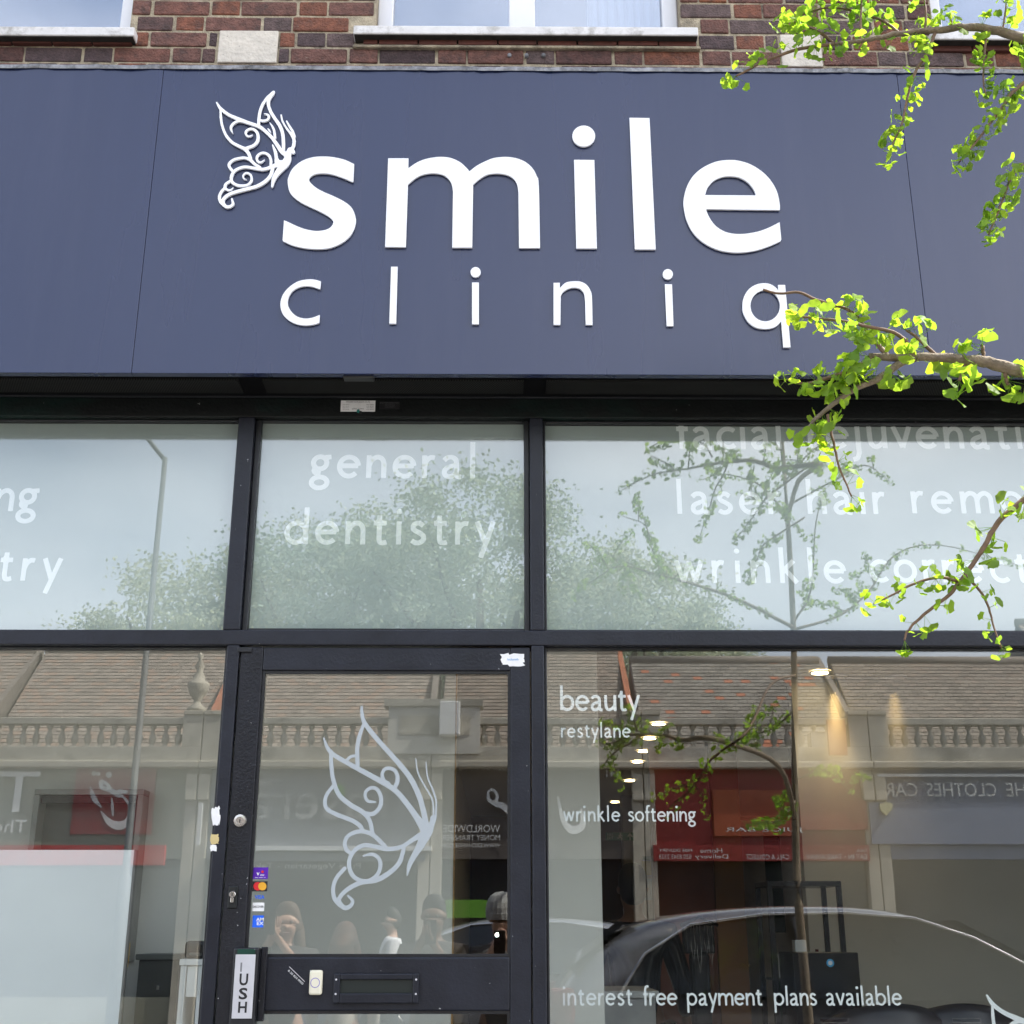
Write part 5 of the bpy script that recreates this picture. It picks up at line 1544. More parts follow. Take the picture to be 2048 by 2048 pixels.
def far_tree(px, py_top, Y, rad, label, seed):
    r_ = np.random.RandomState(seed)
    top = refl(px, py_top, Y)
    base = Vector((top.x, Y, 0))
    e = empty('broadleaf_tree', label, 'tree', base, 'trees behind the far shops')
    cz = top.z - rad * 1.0
    tube('trunk', [base, (top.x + .2, Y, cz * .5), (top.x, Y, cz + rad * .3)], [.35, .26, .08], M_bark, e, 10)
    for k in range(6):
        a = k * 1.05 + seed
        tube('limb', [(top.x, Y, cz * .55), (top.x + math.cos(a) * rad * .4, Y + math.sin(a) * rad * .4, cz), (top.x + math.cos(a) * rad * .7, Y + math.sin(a) * rad * .7, cz + rad * .35)], [.14, .09, .03], M_bark, e, 6)
    nc = 150
    C_ = r_.normal(size=(nc, 3)); C_ /= np.linalg.norm(C_, axis=1)[:, None]
    C_ *= (r_.uniform(.45, 1.0, size=nc) ** .6)[:, None] * np.array([rad * 1.05, rad * .9, rad])
    C_ += np.array([top.x, Y, cz])
    n = 190
    cr_ = r_.uniform(.06, .13, size=nc) * rad
    P = np.repeat(C_, n, 0) + r_.normal(size=(nc * n, 3)) * np.repeat(cr_, n)[:, None] * np.array([1, 1, .7])
    d1 = r_.normal(size=P.shape); d1 /= np.linalg.norm(d1, axis=1)[:, None]
    d2 = np.cross(d1, r_.normal(size=P.shape)); d2 /= np.linalg.norm(d2, axis=1)[:, None]
    s = r_.uniform(.045, .08, size=(len(P), 1))
    V = np.stack([P - d1 * s, P + d2 * s * .7, P + d1 * s, P - d2 * s * .7], 1).reshape(-1, 3)
    me = bpy.data.meshes.new('crown'); me.vertices.add(len(V)); me.vertices.foreach_set('co', V.ravel())
    nf = len(P); me.loops.add(nf * 4); me.loops.foreach_set('vertex_index', np.arange(nf * 4)); me.polygons.add(nf); me.polygons.foreach_set('loop_start', np.arange(nf) * 4)
    me.update(); me.validate()
    o = link('crown', me, M_fleaf, e); o['kind'] = 'stuff'
far_tree(395, 1110, -30, 3.6, 'small round tree reflected low in the upper left pane', 1)
far_tree(640, 1040, -31, 3.9, 'broad green tree reflected left of the word dentistry', 2)
far_tree(760, 1010, -33, 4.2, 'green tree reflected behind the middle of the word dentistry', 6)
far_tree(960, 955, -29, 4.3, 'tallest green tree reflected behind the mullion right of the door bay', 3)
far_tree(1180, 1085, -31, 3.8, 'green tree reflected at the left end of the upper right pane', 4)
far_tree(1310, 1180, -33, 3.4, 'low green tree reflected under the word wrinkle', 5)

# ------------------------------------------------------------------ young ginkgo on the pavement: overhead branches seen directly, the rest in the glass
M_gleaf = leaf_mat('ginkgo leaf', (0.19, 0.32, 0.02), (0.46, 0.68, 0.04))
M_gbark = mat('ginkgo bark', (0.20, 0.155, 0.105), .85, var=.35, scale=40, bump=.6, bscale=120, chips=(30, .72), chip_col=(.42, .38, .30))
M_twig = mat('ginkgo twig', (0.16, 0.095, 0.055), .7, var=.3, scale=50)
TREE_Y = -5.05
tb0 = refl(1592, 1700, TREE_Y); tb1 = refl(1587, 1258, TREE_Y); tb2 = refl(1564, 887, TREE_Y)
ginkgo = empty('ginkgo_tree', 'young ginkgo tree with bright yellow green fan leaves hanging in at the right', 'tree', (tb0.x, TREE_Y, 0))
def dpt(px, py, s): return at(px, py, CAM.y + s)
TR = [Vector((tb0.x + .02, TREE_Y, 0)), Vector((tb0.x, TREE_Y, 1.2)), Vector((tb0.x, TREE_Y, tb0.z)), Vector((tb1.x, TREE_Y, tb1.z)), Vector((tb2.x, TREE_Y, tb2.z)), Vector((tb2.x - .05, TREE_Y + .05, tb2.z + 1.1))]
TRs = [Vector(v) for v in smooth_line(TR, 5)]
tube('trunk', TRs, [.040 - .029 * (i / (len(TRs) - 1)) for i in range(len(TRs))], M_gbark, ginkgo, 12)
def on_trunk(z):
    for a, b in zip(TRs, TRs[1:]):
        if a.z <= z <= b.z:
            return a.lerp(b, (z - a.z) / (b.z - a.z))
    return TRs[-1]

# fan leaves, unit petiole along +z
def leaf_mesh(seed):
    r_ = random.Random(seed)
    vs, fs = [], []
    for k in range(3):
        a = k * 2.094
        vs.append((math.cos(a) * .022, math.sin(a) * .022, 0)); vs.append((math.cos(a) * .018, math.sin(a) * .018, 1))
    for k in range(3):
        a, b = 2 * k, 2 * ((k + 1) % 3)
        fs.append((a, b, b + 1, a + 1))
    n = 9
    bend = R(r_.uniform(25, 70))
    c0 = len(vs)
    vs.append((0, 0, .98))
    W = r_.uniform(58, 78)
    cup = r_.uniform(-.25, .35)
    rings = []
    for ring, rf in ((0, .55), (1, 1.0)):
        row = []
        for i in range(n):
            f = i / (n - 1) * 2 - 1
            a = R(W * f)
            rr = .74 * rf * (1 - .10 * f * f) * (1 - (.16 * math.exp(-(f * 9) ** 2) if ring else 0)) * (1 + (r_.uniform(-.05, .05) if ring else 0))
            u, v = math.sin(a) * rr, math.cos(a) * rr
            w = cup * u * u * .5 + (.06 * math.sin(i * 1.9 + seed) if ring else 0) - .12 * rr * rr
            row.append(len(vs))
            vs.append((u, -v * math.sin(bend) + w * math.cos(bend), .98 + v * math.cos(bend) + w * math.sin(bend)))
        rings.append(row)
    for i in range(n - 1):
        fs.append((c0, rings[0][i], rings[0][i + 1]))
        fs.append((rings[0][i], rings[1][i], rings[1][i + 1], rings[0][i + 1]))
    me = new_mesh('leaf', vs, fs, True)
    me.materials.append(M_gleaf)
    return me
LEAVES = [leaf_mesh(k) for k in range(7)]
LV = [(np.array([v.co[:] for v in m.vertices]), [tuple(p.vertices) for p in m.polygons]) for m in LEAVES]
rest = []          # (matrix, mesh index) leaves that go into the joined foliage
NLEAF = [0]
def put_leaf(p, d, size, parent, single, r_):
    d = Vector(d).normalized()
    q = d.to_track_quat('Z', 'Y') @ Euler((0, 0, r_.uniform(0, 6.283))).to_quaternion()
    k = r_.randrange(len(LEAVES))
    M = Matrix.Translation(p) @ q.to_matrix().to_4x4() @ Matrix.Diagonal((size, size, size, 1))
    if single and NLEAF[0] < 300:
        NLEAF[0] += 1
        o = bpy.data.objects.new('leaf', LEAVES[k]); COL.objects.link(o)
        o.parent = parent; o.matrix_parent_inverse = Matrix.Identity(4)
        o.matrix_basis = M
    else:
        rest.append((M, k))
def branch(pts, r0, r1, parent, leafy=1.0, size=.026, gap=.036, single=False, bare=0.0, mat_=None, seed=0, name='branch', per=(3, 6)):
    P = [Vector(v) for v in smooth_line([tuple(p) for p in pts], 5)]
    n = len(P)
    rr = random.Random(seed)
    P = [p + Vector((rr.uniform(-1, 1), rr.uniform(-1, 1), rr.uniform(-1, 1))) * r0 * .12 if 0 < i < n - 1 else p for i, p in enumerate(P)]
    b = tube(name, P, [r0 + (r1 - r0) * i / (n - 1) for i in range(n)], mat_ or M_twig, parent, 7)
    acc = 0
    total = sum((P[i + 1] - P[i]).length for i in range(n - 1))
    run = 0
    for i in range(n - 1):
        L_ = (P[i + 1] - P[i]).length
        pos = gap - acc
        t_ = (P[i + 1] - P[i]).normalized()
        while pos <= L_:
            f = (run + pos) / total
            if leafy > 0 and rr.random() < leafy and f > bare:
                base = P[i] + t_ * pos
                side = Vector((rr.uniform(-1, 1), rr.uniform(-1, 1), rr.uniform(-1, 1)))
                side = (side - t_ * side.dot(t_)).normalized()
                for k in range(rr.randint(per[0], per[1] + 1)):
                    d = side * .8 + Vector((rr.uniform(-1, 1), rr.uniform(-1, 1), rr.uniform(-1, 1) - .12)) * .9 + t_ * .25
                    put_leaf(base + side * min(r0, .006) * .5, d, size * .92 * rr.uniform(.65, 1.15), b, single, rr)
            pos += gap * .47 * rr.uniform(.6, 1.4)
        acc = L_ - (pos - gap)
        run += L_
    for k in range(4 if leafy > 0 and per[1] > 2 else 0):
        put_leaf(P[-1], (P[-1] - P[-2]).normalized() + Vector((rr.uniform(-1, 1), rr.uniform(-1, 1), rr.uniform(-1, .6))) * .8, size * rr.uniform(.6, 1), b, single, rr)
    return b
sT, sM, sR = 2.62, 1.98, 2.35
D = lambda s, *pp: [dpt(x, y, s + (e[0] if e else 0)) for x, y, *e in pp]
# lower limb: overhangs at mid height
j = on_trunk(2.25)
limb = [j, j.lerp(dpt(2220, 775, sM + .05), .55) + Vector((.1, .1, .08)), dpt(2220, 775, sM + .05)] + D(sM, (2060, 745), (1990, 728), (1930, 720), (1850, 716), (1738, 713))
branch(limb, .017, .0062, ginkgo, .25, .026, .06, True, .72, M_gbark, 11, per=(3, 5))
branch(D(sM, (1830, 716), (1800, 727), (1762, 755), (1722, 772), (1688, 792), (1662, 812), (1631, 839), (1611, 866)), .0075, .003, ginkgo, 1, .026, .040, True, 0, M_gbark, 12)
branch(D(sM, (1752, 714), (1702, 741), (1641, 760), (1611, 768), (1574, 758)), .005, .002, ginkgo, 1, .021, .028, True, 0, None, 13)
branch(D(sM, (1775, 712, .02), (1755, 688, .04), (1735, 664, .05), (1715, 634, .05), (1692, 617, .05)), .005, .003, ginkgo, 1, .024, .034, True, 0, None, 14)
branch(D(sM, (1692, 617, .05), (1631, 599, .05), (1598, 585, .05), (1558, 587, .05), (1526, 579, .05)), .003, .0022, ginkgo, 0, .02, .05, True, 0, None, 15)
branch(D(sM, (1830, 715), (1812, 684, -.02), (1786, 664, -.03), (1735, 653, -.03), (1685, 642, -.03), (1625, 636, -.03), (1603, 633, -.03)), .004, .002, ginkgo, 1, .024, .030, True, 0, None, 16)
branch(D(sM, (1655, 829), (1660, 855), (1668, 889), (1678, 933), (1692, 966), (1703, 993)), .0028, .0014, ginkgo, 1, .022, .030, True, 0, None, 17, per=(2, 4))
branch(D(sM, (1880, 718), (1850, 690), (1830, 672), (1812, 660)), .004, .002, ginkgo, 1, .027, .034, True, .1, None, 18)
branch(D(sM, (1932, 721), (1926, 745), (1918, 762)), .004, .003, ginkgo, 1, .036, .018, True, 0, None, 19, per=(3, 4))
branch(D(sM, (1968, 724), (1966, 700), (1964, 690)), .004, .003, ginkgo, 1, .030, .02, True, 0, None, 20, per=(2, 3))
branch(D(sM, (2008, 732), (2012, 758), (2016, 770)), .004, .003, ginkgo, 1, .030, .02, True, 0, None, 21, per=(4, 6))
# upper limb
j = on_trunk(4.55)
limb = [j, j.lerp(dpt(2200, 110, sT + .05), .5) + Vector((0, 0, .12)), dpt(2200, 110, sT + .05)] + D(sT, (2060, 80), (1985, 59), (1930, 55), (1870, 60), (1800, 67), (1740, 78), (1668, 88))
branch(limb, .017, .0045, ginkgo, .5, .030, .05, True, .70, M_gbark, 31, per=(3, 5))
branch(D(sT, (1668, 88), (1600, 98), (1535, 120), (1490, 143), (1472, 152)), .005, .0022, ginkgo, .9, .028, .050, True, 0, None, 32, per=(2, 5))
branch(D(sT, (1668, 88), (1640, 65), (1600, 48), (1577, 38)), .0048, .0025, ginkgo, 1, .030, .040, True, 0, None, 33)
branch(D(sT, (1720, 80), (1722, 30), (1724, -20)), .004, .002, ginkgo, 1, .032, .040, True, 0, None, 34)
branch(D(sT, (1800, 67, .03), (1755, 37, .05), (1668, 15, .05), (1600, 30, .05), (1565, 45, .05)), .004, .002, ginkgo, 1, .030, .040, True, 0, None, 35)
branch(D(sT, (1870, 66), (1855, 105), (1830, 145), (1815, 195), (1803, 250), (1785, 290), (1780, 312)), .0045, .0018, ginkgo, 1, .029, .050, True, .1, None, 36, per=(2, 4))
branch(D(sT, (1972, 72), (1968, 120), (1967, 165), (1972, 190)), .0035, .0016, ginkgo, 1, .026, .036, True, 0, None, 37)
branch([dpt(2200, 60, sT)] + D(sT, (2040, 172), (2004, 215), (1957, 278), (1918, 325)), .006, .002, ginkgo, 1, .025, .034, True, .3, None, 38)
branch([dpt(2180, 250, sT)] + D(sT, (2046, 332), (2020, 362), (1997, 423), (1977, 470)), .005, .002, ginkgo, 1, .025, .030, True, .3, None, 39)
branch(D(sT, (1850, 62), (1852, 30), (1848, -10)), .004, .002, ginkgo, 1, .030, .04, True, 0, None, 40, per=(2, 4))
branch(D(sT, (2005, 62), (2010, 30), (2012, 8)), .003, .002, ginkgo, 1, .030, .035, True, 0, None, 41, per=(2, 4))
branch(D(sT, (1905, 55), (1902, 38), (1900, 28)), .003, .002, ginkgo, 1, .022, .02, True, 0, None, 42, per=(2, 3))
# drooping branch at the right edge
j = on_trunk(3.3)
limb = [j, j.lerp(dpt(2170, 900, sR), .6) + Vector((0, 0, .1)), dpt(2170, 900, sR)] + D(sR, (2048, 999), (1996, 1045), (1960, 1107), (1924, 1158), (1899, 1189), (1847, 1230), (1817, 1260), (1809, 1281))
branch(limb, .008, .0018, ginkgo, .9, .030, .056, True, .72, M_twig, 51, per=(2, 4))
branch(D(sR, (1917, 1163), (1878, 1155), (1827, 1168), (1786, 1189), (1747, 1208)), .0035, .0016, ginkgo, 1, .021, .034, True, 0, None, 52, per=(2, 4))
branch(D(sR, (1934, 1153), (1965, 1189), (1980, 1224), (1988, 1255), (2003, 1296)), .003, .0014, ginkgo, 1, .019, .040, True, .15, None, 53, per=(1, 3))
# branches seen only in the glass
RB = lambda *pp: [refl(x, y, Y) for x, y, Y in pp]
T = TREE_Y
for k, (pp, r0) in enumerate((
        (((1588, 1255, T), (1480, 1200, T + .3), (1400, 1172, T + .5), (1320, 1150, T + .6), (1240, 1132, T + .7), (1180, 1165, T + .7)), .016),
        (((1330, 1152, T + .55), (1305, 1100, T + .6), (1290, 1050, T + .6), (1246, 1032, T + .6)), .006),
        (((1300, 1148, T + .6), (1240, 1120, T + .5), (1190, 1128, T + .4)), .006),
        (((1590, 1240, T), (1622, 1180, T), (1630, 1060, T + .1), (1645, 990, T + .1)), .010),
        (((1572, 960, T), (1620, 905, T - .1), (1660, 880, T - .2)), .008),
        (((1576, 1010, T), (1670, 960, T + .2), (1730, 930, T + .3), (1780, 962, T + .3)), .009),
        (((1590, 1258, T), (1680, 1230, T - .2), (1740, 1180, T - .4), (1790, 1110, T - .5), (1880, 1090, T - .6), (2040, 1130, T - .7)), .012),
        (((1574, 1030, T), (1520, 970, T - .2), (1450, 948, T - .3), (1400, 960, T - .4)), .009),
        (((1578, 1040, T), (1540, 1010, T + .3), (1480, 985, T + .4)), .007),
        (((1567, 910, T), (1545, 870, T + .1), (1560, 830, T + .1)), .006),
        (((1590, 1420, T), (1540, 1460, T - .4), (1480, 1470, T - .6)), .008),
        (((1592, 1560, T), (1650, 1540, T + .3), (1700, 1580, T + .5)), .007),
        (((1592, 1600, T), (1560, 1640, T + .5), (1500, 1650, T + .9)), .008))):
    pts = RB(*pp)
    branch(pts, r0, .003, ginkgo, .7, .030, .06, False, .12, M_gbark, 70 + k, per=(3, 6))
    rk = random.Random(900 + k)
    cv = [Vector(v) for v in smooth_line([tuple(p) for p in pts], 6)]
    for q_ in range(max(3, len(cv) // 5)):
        b0 = cv[rk.randrange(len(cv) // 4, len(cv))]
        dv = Vector((rk.uniform(-1, 1), rk.uniform(-1, 1), rk.uniform(-.5, 1))).normalized() * rk.uniform(.14, .34)
        branch([b0, b0 + dv * .5 + Vector((0, 0, .03)), b0 + dv], .004, .0018, ginkgo, 1, .030, .05, False, .1, M_twig, 1000 + k * 20 + q_, per=(3, 6))
# joined foliage of all leaves beyond the three hundred largest
vs, fs, o_ = [], [], 0
for M, k in rest:
    V, F = LV[k]
    vs.append(V @ np.array(M.to_3x3()).T + np.array(M.translation)); fs += [tuple(i + o_ for i in f) for f in F]; o_ += len(V)
me = new_mesh('foliage', np.concatenate(vs), fs, True)
tag(link('foliage', me, M_gleaf, ginkgo), kind='stuff')

# ------------------------------------------------------------------ parked cars (seen in the glass)
def car(name, label, paint, loc, rot, sc=1.0, group='cars parked along the road'):
    e = empty(name, label, 'car', (0, 0, 0), group)
    # stations along x (rear -2.3 .. front 2.3): bonnet/roof height, belt height, half widths
    prof = [(-2.28, .95, .72), (-2.22, 1.08, .90), (-2.05, 1.30, 1.02), (-1.75, 1.52, 1.06), (-1.3, 1.62, 1.04), (-.7, 1.67, 1.02), (-.1, 1.675, 1.0), (.35, 1.64, .99), (.75, 1.53, .98), (1.1, 1.37, .97), (1.45, 1.17, .96), (1.62, 1.05, .96), (1.9, .99, .93), (2.15, .90, .86), (2.3, .72, .68)]
    bm = bmesh.new(); rows = []
    for x, h, b in prof:
        f = max(0, 1 - (abs(x) / 2.36) ** 6)
        w = .90 * (.72 + .28 * f)
        rw = w * (.70 if h > 1.2 else .86) if h - b > .1 else w * .9
        row = [(x, 0, .20), (x, w * .92, .20), (x, w, .45), (x, w * 1.0, .70), (x, w * .97, min(b, h - .01)), (x, rw + (w - rw) * .25, b + (h - b) * .55), (x, rw, h - .03), (x, rw * .6, h), (x, 0, h + .005)]
        rows.append([bm.verts.new(p) for p in row] + [bm.verts.new((p[0], -p[1], p[2])) for p in row[-2:0:-1]])
    for i in range(len(rows) - 1):
        m = len(rows[i])
        for k in range(m):
            bm.faces.new((rows[i][k], rows[i][(k + 1) % m], rows[i + 1][(k + 1) % m], rows[i + 1][k]))
    bm.faces.new(rows[0]); bm.faces.new(rows[-1][::-1])
    me = bm_mesh('body', bm, True)
    body = link('body', me, paint, e)
    sub = body.modifiers.new('s', 'SUBSURF'); sub.levels = 1; sub.render_levels = 2
    M_cg = mat('car glass', (0.015, 0.018, 0.02), .05, spec=.7)
    M_chr = mat('chrome trim', (0.75, 0.75, 0.76), .12, metal=1)
    def side_y(x, z):
        f = max(0, 1 - (abs(x) / 2.36) ** 6); w = .90 * (.72 + .28 * f)
        return w
    for s in (-1, 1):
        G = [(-1.78, 1.08), (-1.6, 1.33), (-1.25, 1.53), (-.7, 1.605), (-.1, 1.615), (.4, 1.575), (.8, 1.44), (1.15, 1.25), (1.42, 1.04), (.9, 1.02), (0, 1.03), (-.9, 1.05)]
        vs, n = [], len(G)
        for x, z in G:
            t_ = (z - 1.0) / .62
            y = .915 - .235 * t_ - .02
            vs.append((x, s * (y + .012), z))
        me = new_mesh('side_glass', vs, [tuple(range(n)) if s < 0 else tuple(range(n))[::-1]])
        link('side_glass', me, M_cg, e)
        tube('window_trim', [Vector(v) + Vector((0, s * .006, 0)) for v in vs[:9]], .012, M_chr, e, 6)
        tube('pillar', [(-.42, s * (.915 - .0), 1.0), (-.5, s * .70, 1.575)], .028, M_blackp, e, 6)
        for hx in (-.3, .62):
            box('door_handle', hx - .1, hx + .1, s * .905, s * .925, .88, .91, M_chr, e, .004)
        bm = bmesh.new(); bm_box(bm, 1.05, 1.22, s * 1.0 - .09, s * 1.0 + .09, 1.0, 1.12, .03); link('wing_mirror', bm_mesh('wing_mirror', bm, True), paint, e)
        bm = bmesh.new(); bm_box(bm, 2.02, 2.27, s * .62 - .13, s * .62 + .13, .72, .84, .03); link('headlight', bm_mesh('headlight', bm, True), M_wlam, e)
        bm = bmesh.new(); bm_box(bm, -2.28, -2.1, s * .66 - .1, s * .66 + .1, .85, 1.1, .03); link('tail_light', bm_mesh('tail_light', bm, True), mat('tail lens', (.16, .004, .004), .2), e)
        for wx in (-1.42, 1.40):
            bm = bmesh.new(); bm_lathe(bm, [(.20, -.11), (.33, -.11), (.345, -.06), (.345, .06), (.33, .11), (.20, .11)], 28)
            me = bm_mesh('wheel', bm, True); me.transform(Matrix.Rotation(R(90), 4, 'X')); wv = link('wheel', me, M_blackp, e); wv.location = (wx, s * .80, .345)
            bm = bmesh.new(); bm_lathe(bm, [(.05, -.1), (.21, -.1), (.21, .1), (.05, .1)], 20)
            me = bm_mesh('rim', bm); me.transform(Matrix.Rotation(R(90), 4, 'X')); o = link('rim', me, M_steel, wv); o.location = (wx, s * .805, .345)
    def screen(x0, z0, x1, z1, wa, wb, nm, off):
        link(nm, new_mesh(nm, [(x0 + off, -wa, z0 + .012), (x0 + off, wa, z0 + .012), (x1 + off, wb, z1 + .012), (x1 + off, -wb, z1 + .012)], [(0, 1, 2, 3)]), M_cg, e)
    screen(1.58, 1.09, .72, 1.55, .72, .58, 'windscreen', .025)
    screen(-2.1, 1.22, -1.62, 1.57, .62, .52, 'rear_window', -.03)
    e.location = loc; e.rotation_euler = (0, 0, rot); e.scale = (sc, sc, sc)
    return e
M_cp = mat('grey car paint', (0.17, 0.17, 0.18), .25, metal=.5, coat=1, var=.03)
M_cp2 = mat('silver car paint', (0.35, 0.36, 0.38), .28, metal=.6, coat=1, var=.03)
cy = -6.75
cx_ = refl(1700, 1860, cy + .6).x
car('parked_car', 'grey crossover car parked at the kerb, reflected in the right window', M_cp, (cx_ + .05, cy, -.12), 0, 1.07)
car('parked_car', 'silver car parked behind, its roof reflected beside the door post', M_cp2, (refl(1010, 1820, -12.6).x, -12.8, -.12), math.pi, 1.06)

# ------------------------------------------------------------------ people
M_skin = mat('light skin', (0.50, 0.30, 0.21), .5, var=.06)
M_skin2 = mat('brown skin', (0.17, 0.085, 0.05), .5, var=.06)
def skin_mesh(name, chains, mat_, parent, sub=2):
    """chains: lists of (x, y, z, r); first chain starts at the root; later chains start at an existing vertex index or at their own point"""
    vs, es, rs, idx = [], [], [], {}
    for c in chains:
        prev = None
        for p in c:
            key = tuple(round(v, 4) for v in p[:3])
            if key not in idx:
                idx[key] = len(vs); vs.append(p[:3]); rs.append(p[3])
            if prev is not None and prev != idx[key]:
                es.append((prev, idx[key]))
            prev = idx[key]
    me = bpy.data.meshes.new(name); me.from_pydata(vs, es, []); me.update()
    o = bpy.data.objects.new(name, me); COL.objects.link(o)
    m = o.modifiers.new('skin', 'SKIN'); m.use_smooth_shade = True
    sv = me.skin_vertices[0].data
    for i, r_ in enumerate(rs): sv[i].radius = (r_, r_) if not isinstance(r_, tuple) else r_
    sv[0].use_root = True
    s = o.modifiers.new('sub', 'SUBSURF'); s.levels = sub; s.render_levels = sub
    dg = bpy.context.evaluated_depsgraph_get()
    me2 = bpy.data.meshes.new_from_object(o.evaluated_get(dg))
    bpy.data.objects.remove(o); bpy.data.meshes.remove(me)
    me2.materials.clear()
    return link(name, me2, mat_, parent)
def person(label, loc, rotz, h, skin, top_m, leg_m, hair_m, armL, armR, hair='short', hat=None, phone=None, build=1.0, top_long=True, lean=0):
    """built facing +y at the origin for a 1.75 m adult, then turned and scaled. armX: (elbow, wrist) points"""
    e = empty('person', label, 'person', (0, 0, 0), 'people on the pavement')
    B = build
    spine = [(0, 0, .95, .135 * B), (0, 0, 1.10, .125 * B), (0, .01, 1.27, .145 * B), (0, 0, 1.42, .13 * B), (0, -.01, 1.50, .06), (0, .0, 1.56, .055), (0, .015, 1.62, .085), (0, .015, 1.68, .09), (0, .0, 1.74, .055)]
    legs = []
    for s in (-1, 1):
        legs.append([(0, 0, .95, .135 * B), (s * .10, 0, .88, .10), (s * .11, .01, .50, .062), (s * .11, -.02, .28, .055), (s * .11, -.02, .08, .042), (s * .12, .12, .035, .035)])
    arms, hands = [], []
    for s, (el, wr) in ((-1, armL), (1, armR)):
        el, wr = Vector(el), Vector(wr)
        sh = Vector((s * .19, -.005, 1.42))
        fd = (wr - el).normalized()
        arms.append([(0, 0, 1.42, .13 * B), (sh.x, sh.y, sh.z, .066), (*el, .045), (*((el * .6 + wr * .4)), .043), (*wr, .028)])
        palm = wr + fd * .075
        arms[-1].append((*palm, .034))
        side = fd.cross(Vector((0, 0, 1)))
        if side.length < .1: side = Vector((s, 0, 0))
        side.normalize(); nrm = side.cross(fd).normalized()
        for k, (o_, l_) in enumerate(((-.027, .062), (-.009, .074), (.009, .070), (.027, .055))):
            b = palm + side * o_ + fd * .02
            hands.append([(*palm, .034), (*b, .0095), (*(b + fd * l_ * .55 + nrm * .008), .0085), (*(b + fd * l_ + nrm * .03), .007)])
        tb = palm - side * .03 * s - fd * .03
        hands.append([(*palm, .034), (*tb, .011), (*(tb - side * .025 * s + fd * .03), .009)])
    face = [[(0, .015, 1.62, .085), (0, .105, 1.64, .016), (0, .125, 1.625, .012)], [(0, .015, 1.68, .09), (.088, .0, 1.655, .02)], [(0, .015, 1.68, .09), (-.088, .0, 1.655, .02)]]
    skin_mesh('body', [spine] + legs + arms + hands + face, skin, e, 2)
    # eyes and mouth
    for s in (-1, 1):
        bm = bmesh.new(); bmesh.ops.create_uvsphere(bm, u_segments=8, v_segments=6, radius=.011)
        o = link('eye', bm_mesh('eye', bm, True), M_ink, e); o.location = (s * .033, .093, 1.668)
    bm = bmesh.new(); bm_box(bm, -.024, .024, .090, .102, 1.588, 1.597, .004); link('mouth', bm_mesh('mouth', bm, True), mat('lips', (.35, .12, .10), .5), e)
    # clothing
    k = 1.0
    tor = [(0, 0, .86, .155 * B), (0, 0, 1.02, .15 * B), (0, .01, 1.27, .162 * B), (0, 0, 1.43, .14 * B), (0, -.01, 1.495, .075)]
    slv = []
    for s, (el, wr) in ((-1, armL), (1, armR)):
        el, wr = Vector(el), Vector(wr)
        sh = Vector((s * .19, -.005, 1.42))
        if top_long:
            slv.append([(0, 0, 1.43, .14 * B), (sh.x, sh.y, sh.z, .085), (*el, .062), (*(el.lerp(wr, .9)), .045)])
        else:
            slv.append([(0, 0, 1.43, .14 * B), (sh.x, sh.y, sh.z, .085), (*(sh.lerp(el, .7)), .066)])
    skin_mesh('top', [tor] + slv, top_m, e, 2)
    skin_mesh('trousers', [[(0, 0, .95, .15 * B)] + [(s * .10, 0, .86, .115)] + [(s * .11, .01, .50, .078), (s * .11, -.02, .12, .066)] for s in (-1, 1)], leg_m, e, 2)
    for s in (-1, 1):
        skin_mesh('shoe', [[(s * .11, -.06, .045, .04), (s * .115, .05, .04, .046), (s * .12, .16, .035, .036)]], M_blackp, e, 1)
    if hat is None or hair == 'long':
        ch = [(0, -.02, 1.70, .098), (0, -.035, 1.64, .09), (0, -.05, 1.57, .05)]
        hc = [[(0, .06, 1.765, .05), (0, .02, 1.765, .085)] + ch]
        if hair == 'long':
            hc = [[(0, .06, 1.765, .05), (0, .02, 1.765, .09), (0, -.025, 1.69, .108), (0, -.05, 1.60, .10), (0, -.075, 1.48, .10), (0, -.085, 1.34, .085), (0, -.08, 1.24, .04)]]
            for s in (-1, 1):
                hc.append([(0, -.025, 1.69, .108), (s * .09, .01, 1.62, .045), (s * .11, .01, 1.45, .045), (s * .12, .02, 1.30, .03)])
        skin_mesh('hair', hc, hair_m, e, 2)
    if hat is not None:
        # ribbed knitted beanie
        bm = bmesh.new()
        n = 44; rings = []
        for r_, z_ in ((.108, 1.66), (.114, 1.70), (.112, 1.705), (.113, 1.74), (.103, 1.785), (.08, 1.825), (.045, 1.85), (.012, 1.855)):
            rings.append([bm.verts.new((math.cos(2 * math.pi * q_ / n) * r_ * (1 + .022 * (q_ % 2)), .012 + math.sin(2 * math.pi * q_ / n) * r_ * 1.08 * (1 + .022 * (q_ % 2)), z_)) for q_ in range(n)])
        for i in range(len(rings) - 1):
            for q_ in range(n): bm.faces.new((rings[i][q_], rings[i][(q_ + 1) % n], rings[i + 1][(q_ + 1) % n], rings[i + 1][q_]))
        bm.faces.new(rings[-1])
        link('beanie', bm_mesh('beanie', bm), hat, e)
    e.location = loc; e.rotation_euler = (0, 0, rotz); sc = h / 1.75; e.scale = (sc, sc, sc)
    return e
def phone_at(p, label, led=False, rotz=0, w=.072, h_=.15):
    e = empty('phone', label, 'phone', (0, 0, 0))
    box('case', -w / 2, w / 2, -.004, .004, -h_ / 2, h_ / 2, M_blackp, e, .003)
    box('camera_bump', -w / 2 + .008, -w / 2 + .034, .0042, .006, h_ / 2 - .04, h_ / 2 - .008, M_dg, e, .001)
    if led:
        box('flash', -w / 2 + .010, -w / 2 + .028, .0062, .0066, h_ / 2 - .036, h_ / 2 - .018, mat('lit flash', (1, 1, 1), .5, emit=(1, .97, .92), estr=900), e)
    e.location = p; e.rotation_euler = (0, 0, rotz)
    return e
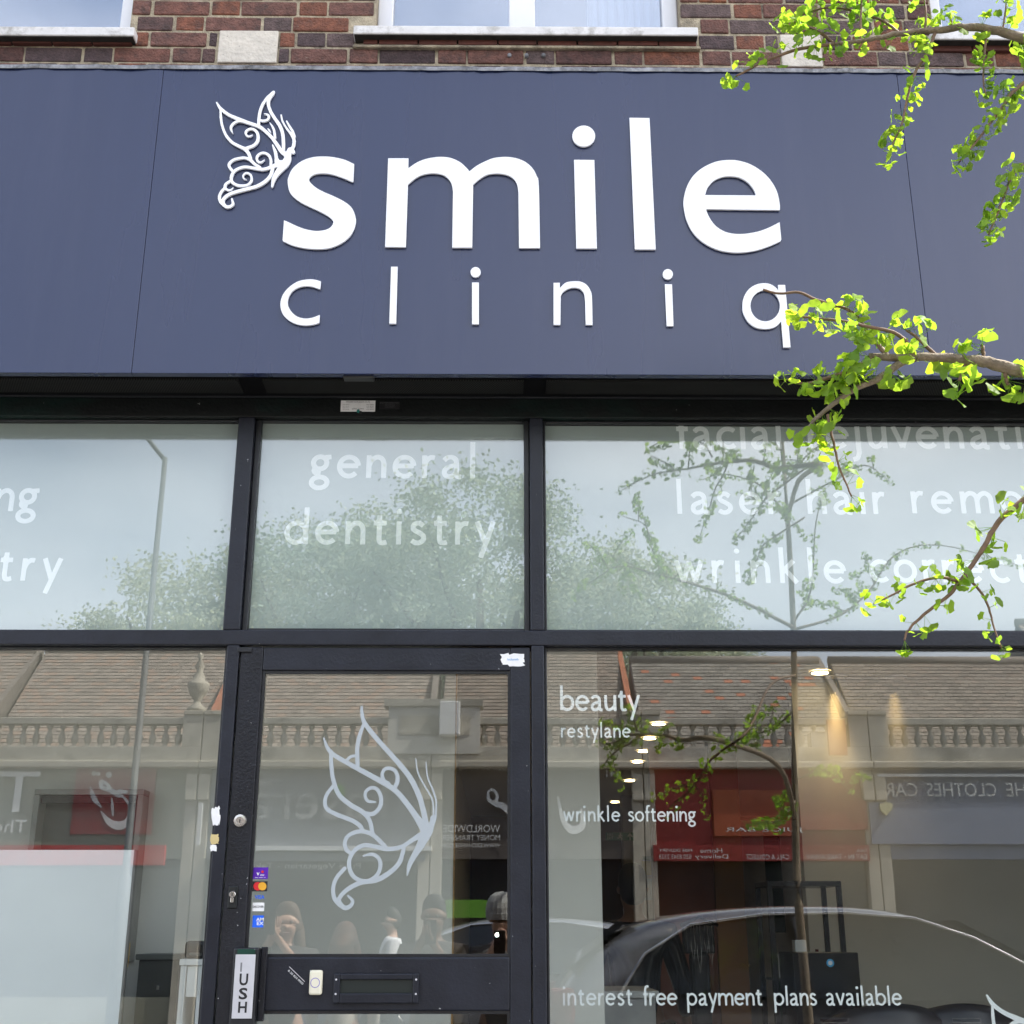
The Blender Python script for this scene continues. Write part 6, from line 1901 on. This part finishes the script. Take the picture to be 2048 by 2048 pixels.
M_coat = mat('grey wool coat', (0.10, 0.10, 0.10), .9, var=.15, scale=30)
M_dtop = mat('dark top', (0.05, 0.045, 0.045), .9, var=.1)
M_wtee = mat('white tee shirt', (0.75, 0.75, 0.76), .9, var=.03)
M_ctop = mat('cream top', (0.60, 0.55, 0.47), .9, var=.08)
M_jean = mat('dark jeans', (0.03, 0.04, 0.06), .9)
M_hairb = mat('brown hair', (0.10, 0.055, 0.03), .6, var=.3, scale=50)
M_hairr = mat('auburn hair', (0.15, 0.07, 0.045), .6, var=.3, scale=50)
M_hairk = mat('black hair', (0.01, 0.009, 0.008), .6)
M_beanie = mat('grey knit', (0.42, 0.42, 0.40), .95, var=.1, scale=60, bump=.6, bscale=300)
UP = ((-.24, .16, 1.18), (-.06, .33, 1.46)), ((.24, .16, 1.18), (.06, .33, 1.46))
def stand(px, py_eye, Y, h):
    p = refl(px, py_eye, Y); return Vector((p.x, Y, 0))
person('person in grey knitted beanie holding a phone with its flash lit', (0.0, CAM.y - .44, 0), 0, 1.62, M_skin, M_coat, M_jean, M_hairk, *UP, hat=M_beanie)
phone_at((-.012, CAM.y - .025, CAM.z - .055), 'phone with lit flash held by the person in the grey beanie', True)
pw = stand(575, 1850, -4.6, 1.66)
person('long haired person on the left raising a phone with both hands', pw, R(-8), 1.60, M_skin, M_dtop, M_jean, M_hairb, ((-.22, .22, 1.30), (-.10, .36, 1.55)), ((.22, .20, 1.22), (-.02, .38, 1.52)), hair='long', top_long=False, build=.9)
phone_at(pw + Vector((-.04, .44, 1.52)), 'phone held up by the long haired person')
pw = stand(690, 1905, -5.0, 1.5)
person('person with long auburn hair and cream top facing away from the shop', pw, math.pi, 1.48, M_skin, M_ctop, M_jean, M_hairr, ((-.26, .02, 1.15), (-.24, .1, .92)), ((.26, .02, 1.15), (.24, .1, .92)), hair='long', build=.9)
pw = stand(785, 1850, -9.6, 1.7)
person('person in a white tee shirt walking in the road', pw, R(80), 1.66, M_skin, M_wtee, M_jean, M_hairk, ((-.26, -.05, 1.15), (-.24, .08, .92)), ((.26, .05, 1.15), (.22, .22, 1.0)), top_long=False)
pw = stand(868, 1840, -4.5, 1.66)
person('person in dark clothes lifting a phone beside the beanie wearer', pw, R(4), 1.64, M_skin2, M_dtop, M_jean, M_hairk, UP[0], UP[1])
phone_at(pw + Vector((0, .36, 1.46)), 'phone held up by the person in dark clothes')
pin = at(1266, 1800, 2.85)
person('person in black clothes seen from behind at the reception counter', (pin.x, 2.85, FL), 0, 1.60, M_skin2, M_blackp, M_blackp, M_hairk, ((-.27, .02, 1.15), (-.30, .12, .95)), ((.27, .02, 1.15), (.30, .12, .95)))
